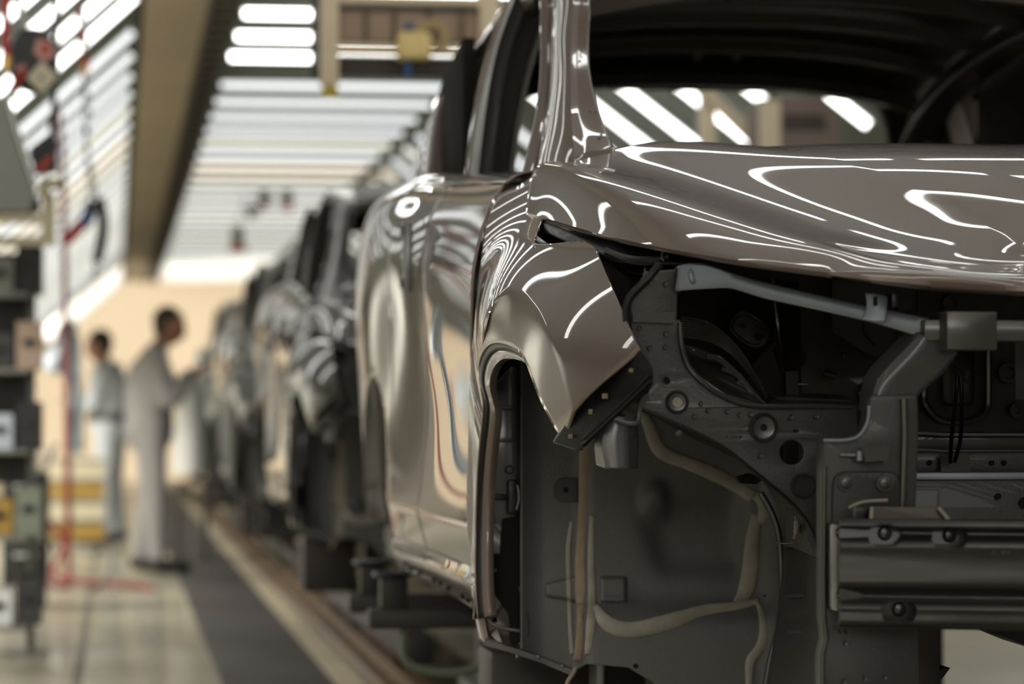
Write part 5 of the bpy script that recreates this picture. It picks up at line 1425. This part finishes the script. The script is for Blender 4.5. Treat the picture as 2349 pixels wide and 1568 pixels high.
pxbox('motor', 914, 70, 992, 134, GY - .115, .11, cm('cream_yellow', (240, 216, 150)), o, bev=.02)
mb = MB(); mb.lathe([(.030, -.03), (.066, -.03), (.066, .03), (.030, .03)], at(990, 85, GY - .045), (0, -1, 0), 24); mb.build('drum', cm('tan_yellow', (170, 148, 104)), o)
mb = MB(); mb.ball(at(938, 62, GY - .06), .016, 8); mb.build('knob', BLU, o)
rod('hook_rod', [(936, 134, GY - .05), (937, 176, GY - .05)], .014, BLU, o); 
o = empty('support_column', tuple(at(724, 172, 12.0))); tag(o, 'dark grey vertical post hanging left of the beige gantry', 'post')
pxbox('column', 716, -150, 734, 168, 12.0, .05, DK, o); pxbox('end_cap', 713, 166, 737, 176, 12.0, .06, BLK, o)
# beyond the windscreen: cabinet, column and brace on the far side of the line
CY = 14.0
o = empty('hanging_cabinet', tuple(at(1835, 420, CY))); tag(o, 'brown hanging cabinet seen through the rear window of the bronze car', 'cabinet')
mb = MB(); mb.prism([at(1742, 226, CY), at(1880, 222, CY), at(1922, 262, CY), at(1926, 430, CY), at(1742, 430, CY)], (0, .3, 0)); mb.build('box', cm('cabinet_brown', (128, 112, 102), .6), o)
quad('name_plate', [(1795, 262), (1890, 262), (1898, 300), (1795, 302)], CY - .004, cm('dark_brown_panel', (66, 56, 52), .6), o, .006); quad('side_panel', [(1742, 232), (1790, 230), (1790, 430), (1742, 430)], CY - .006, TAN, o, .008)
for x in (1770, 1890): rod('hanger', [(x, 232, CY + .15), (x, 130, CY + .15)], .012, DK, o)
o = empty('steel_column', (at(1625, 300, 15.0)[0], 15.0, 0)); tag(o, 'beige steel column with a slanting brace seen through the rear window', 'column')
pxbox('column', 1612, 190, 1646, 965 + .99 * F / 15, 15.0, .12, TAN, o); mb = MB(); mb.tube([at(1600, 192, 14.95), at(1740, 330, 14.95)], .035, 8); mb.build('brace', TAN, o); pxbox('head_plate', 1590, 182, 1672, 196, 15.0, .14, TAN, o)
mb = MB(); mb.lathe([(.0004, 0), (.05, .01), (.075, .05), (.08, .06)], at(1945, 206, 13.0), (0, 0, 1), 18); tag(mb.build('warm_lamp', emit('warm_lamp', (1, .78, .45), 1.4)), 'small warm lamp at the upper right inside the rear window view', 'lamp')
for i, x in enumerate((2000, 2048)):
    o = empty('wall_post', (at(x, 300, 17.5)[0], 17.5, 0)); tag(o, 'grey-beige post %s beyond the brown cabinet' % ('nearest', 'second')[i], 'post', 'posts beyond the cabinet'); pxbox('post', x - 14, 150, x + 14, 965 + .99 * F / 17.5, 17.5, .15, TAN if i else GRY, o); pxbox('base', x - 24, 1345, x + 24, 965 + .99 * F / 17.5, 17.5, .22, DK, o)

# tool trolley and a basket beside the aisle
TY = 16.6; x0 = at(60, 1200, TY)[0]
o = empty('tool_trolley', (x0, TY, 0)); tag(o, 'dark tool trolley with pale drawer grips standing on the floor beside the left rack', 'trolley')
mb = MB(); mb.box((x0, TY, .42), (.24, .40, .60), bev=.012); mb.build('cabinet', DK, o)
for i in range(3):
    mb = MB(); mb.box((x0, TY - .205, .24 + .18 * i), (.20, .02, .15), bev=.004); d = mb.build('drawer', GRY if i == 1 else DK, o)
    mb = MB(); mb.box((x0, TY - .222, .28 + .18 * i), (.12, .014, .018), bev=.003); mb.build('grip', WHT, d)
mb = MB(); mb.tube([(x0 + .10, TY - .2, .74), (x0 + .15, TY - .2, .86), (x0 + .15, TY + .2, .86), (x0 + .10, TY + .2, .74)], .012, 8); mb.build('handle', STL, o)
for dx in (-.09, .09):
    for dy in (-.15, .15):
        mb = MB(); mb.lathe([(.0004, -.015), (.06, -.015), (.06, .015), (.0004, .015)], (x0 + dx, TY + dy, .06), (1, 0, 0), 16); mb.build('wheel', BLK, o)
o = empty('wire_basket', (x0, TY, .725)); tag(o, 'small steel wire basket on top of the dark tool trolley', 'basket')
mb = MB()
for z in (.732, .78, .83):
    mb.tube([(x0 - .09, TY - .13, z), (x0 + .09, TY - .13, z), (x0 + .09, TY + .13, z), (x0 - .09, TY + .13, z), (x0 - .09, TY - .13, z)], .004, 6)
for t in np.linspace(0, 1, 7):
    for sd in (-1, 1):
        mb.tube([(x0 - .09 + .18 * t, TY + .13 * sd, .728), (x0 - .09 + .18 * t, TY + .13 * sd, .832)], .003, 6)
mb.build('wires', STL, o)
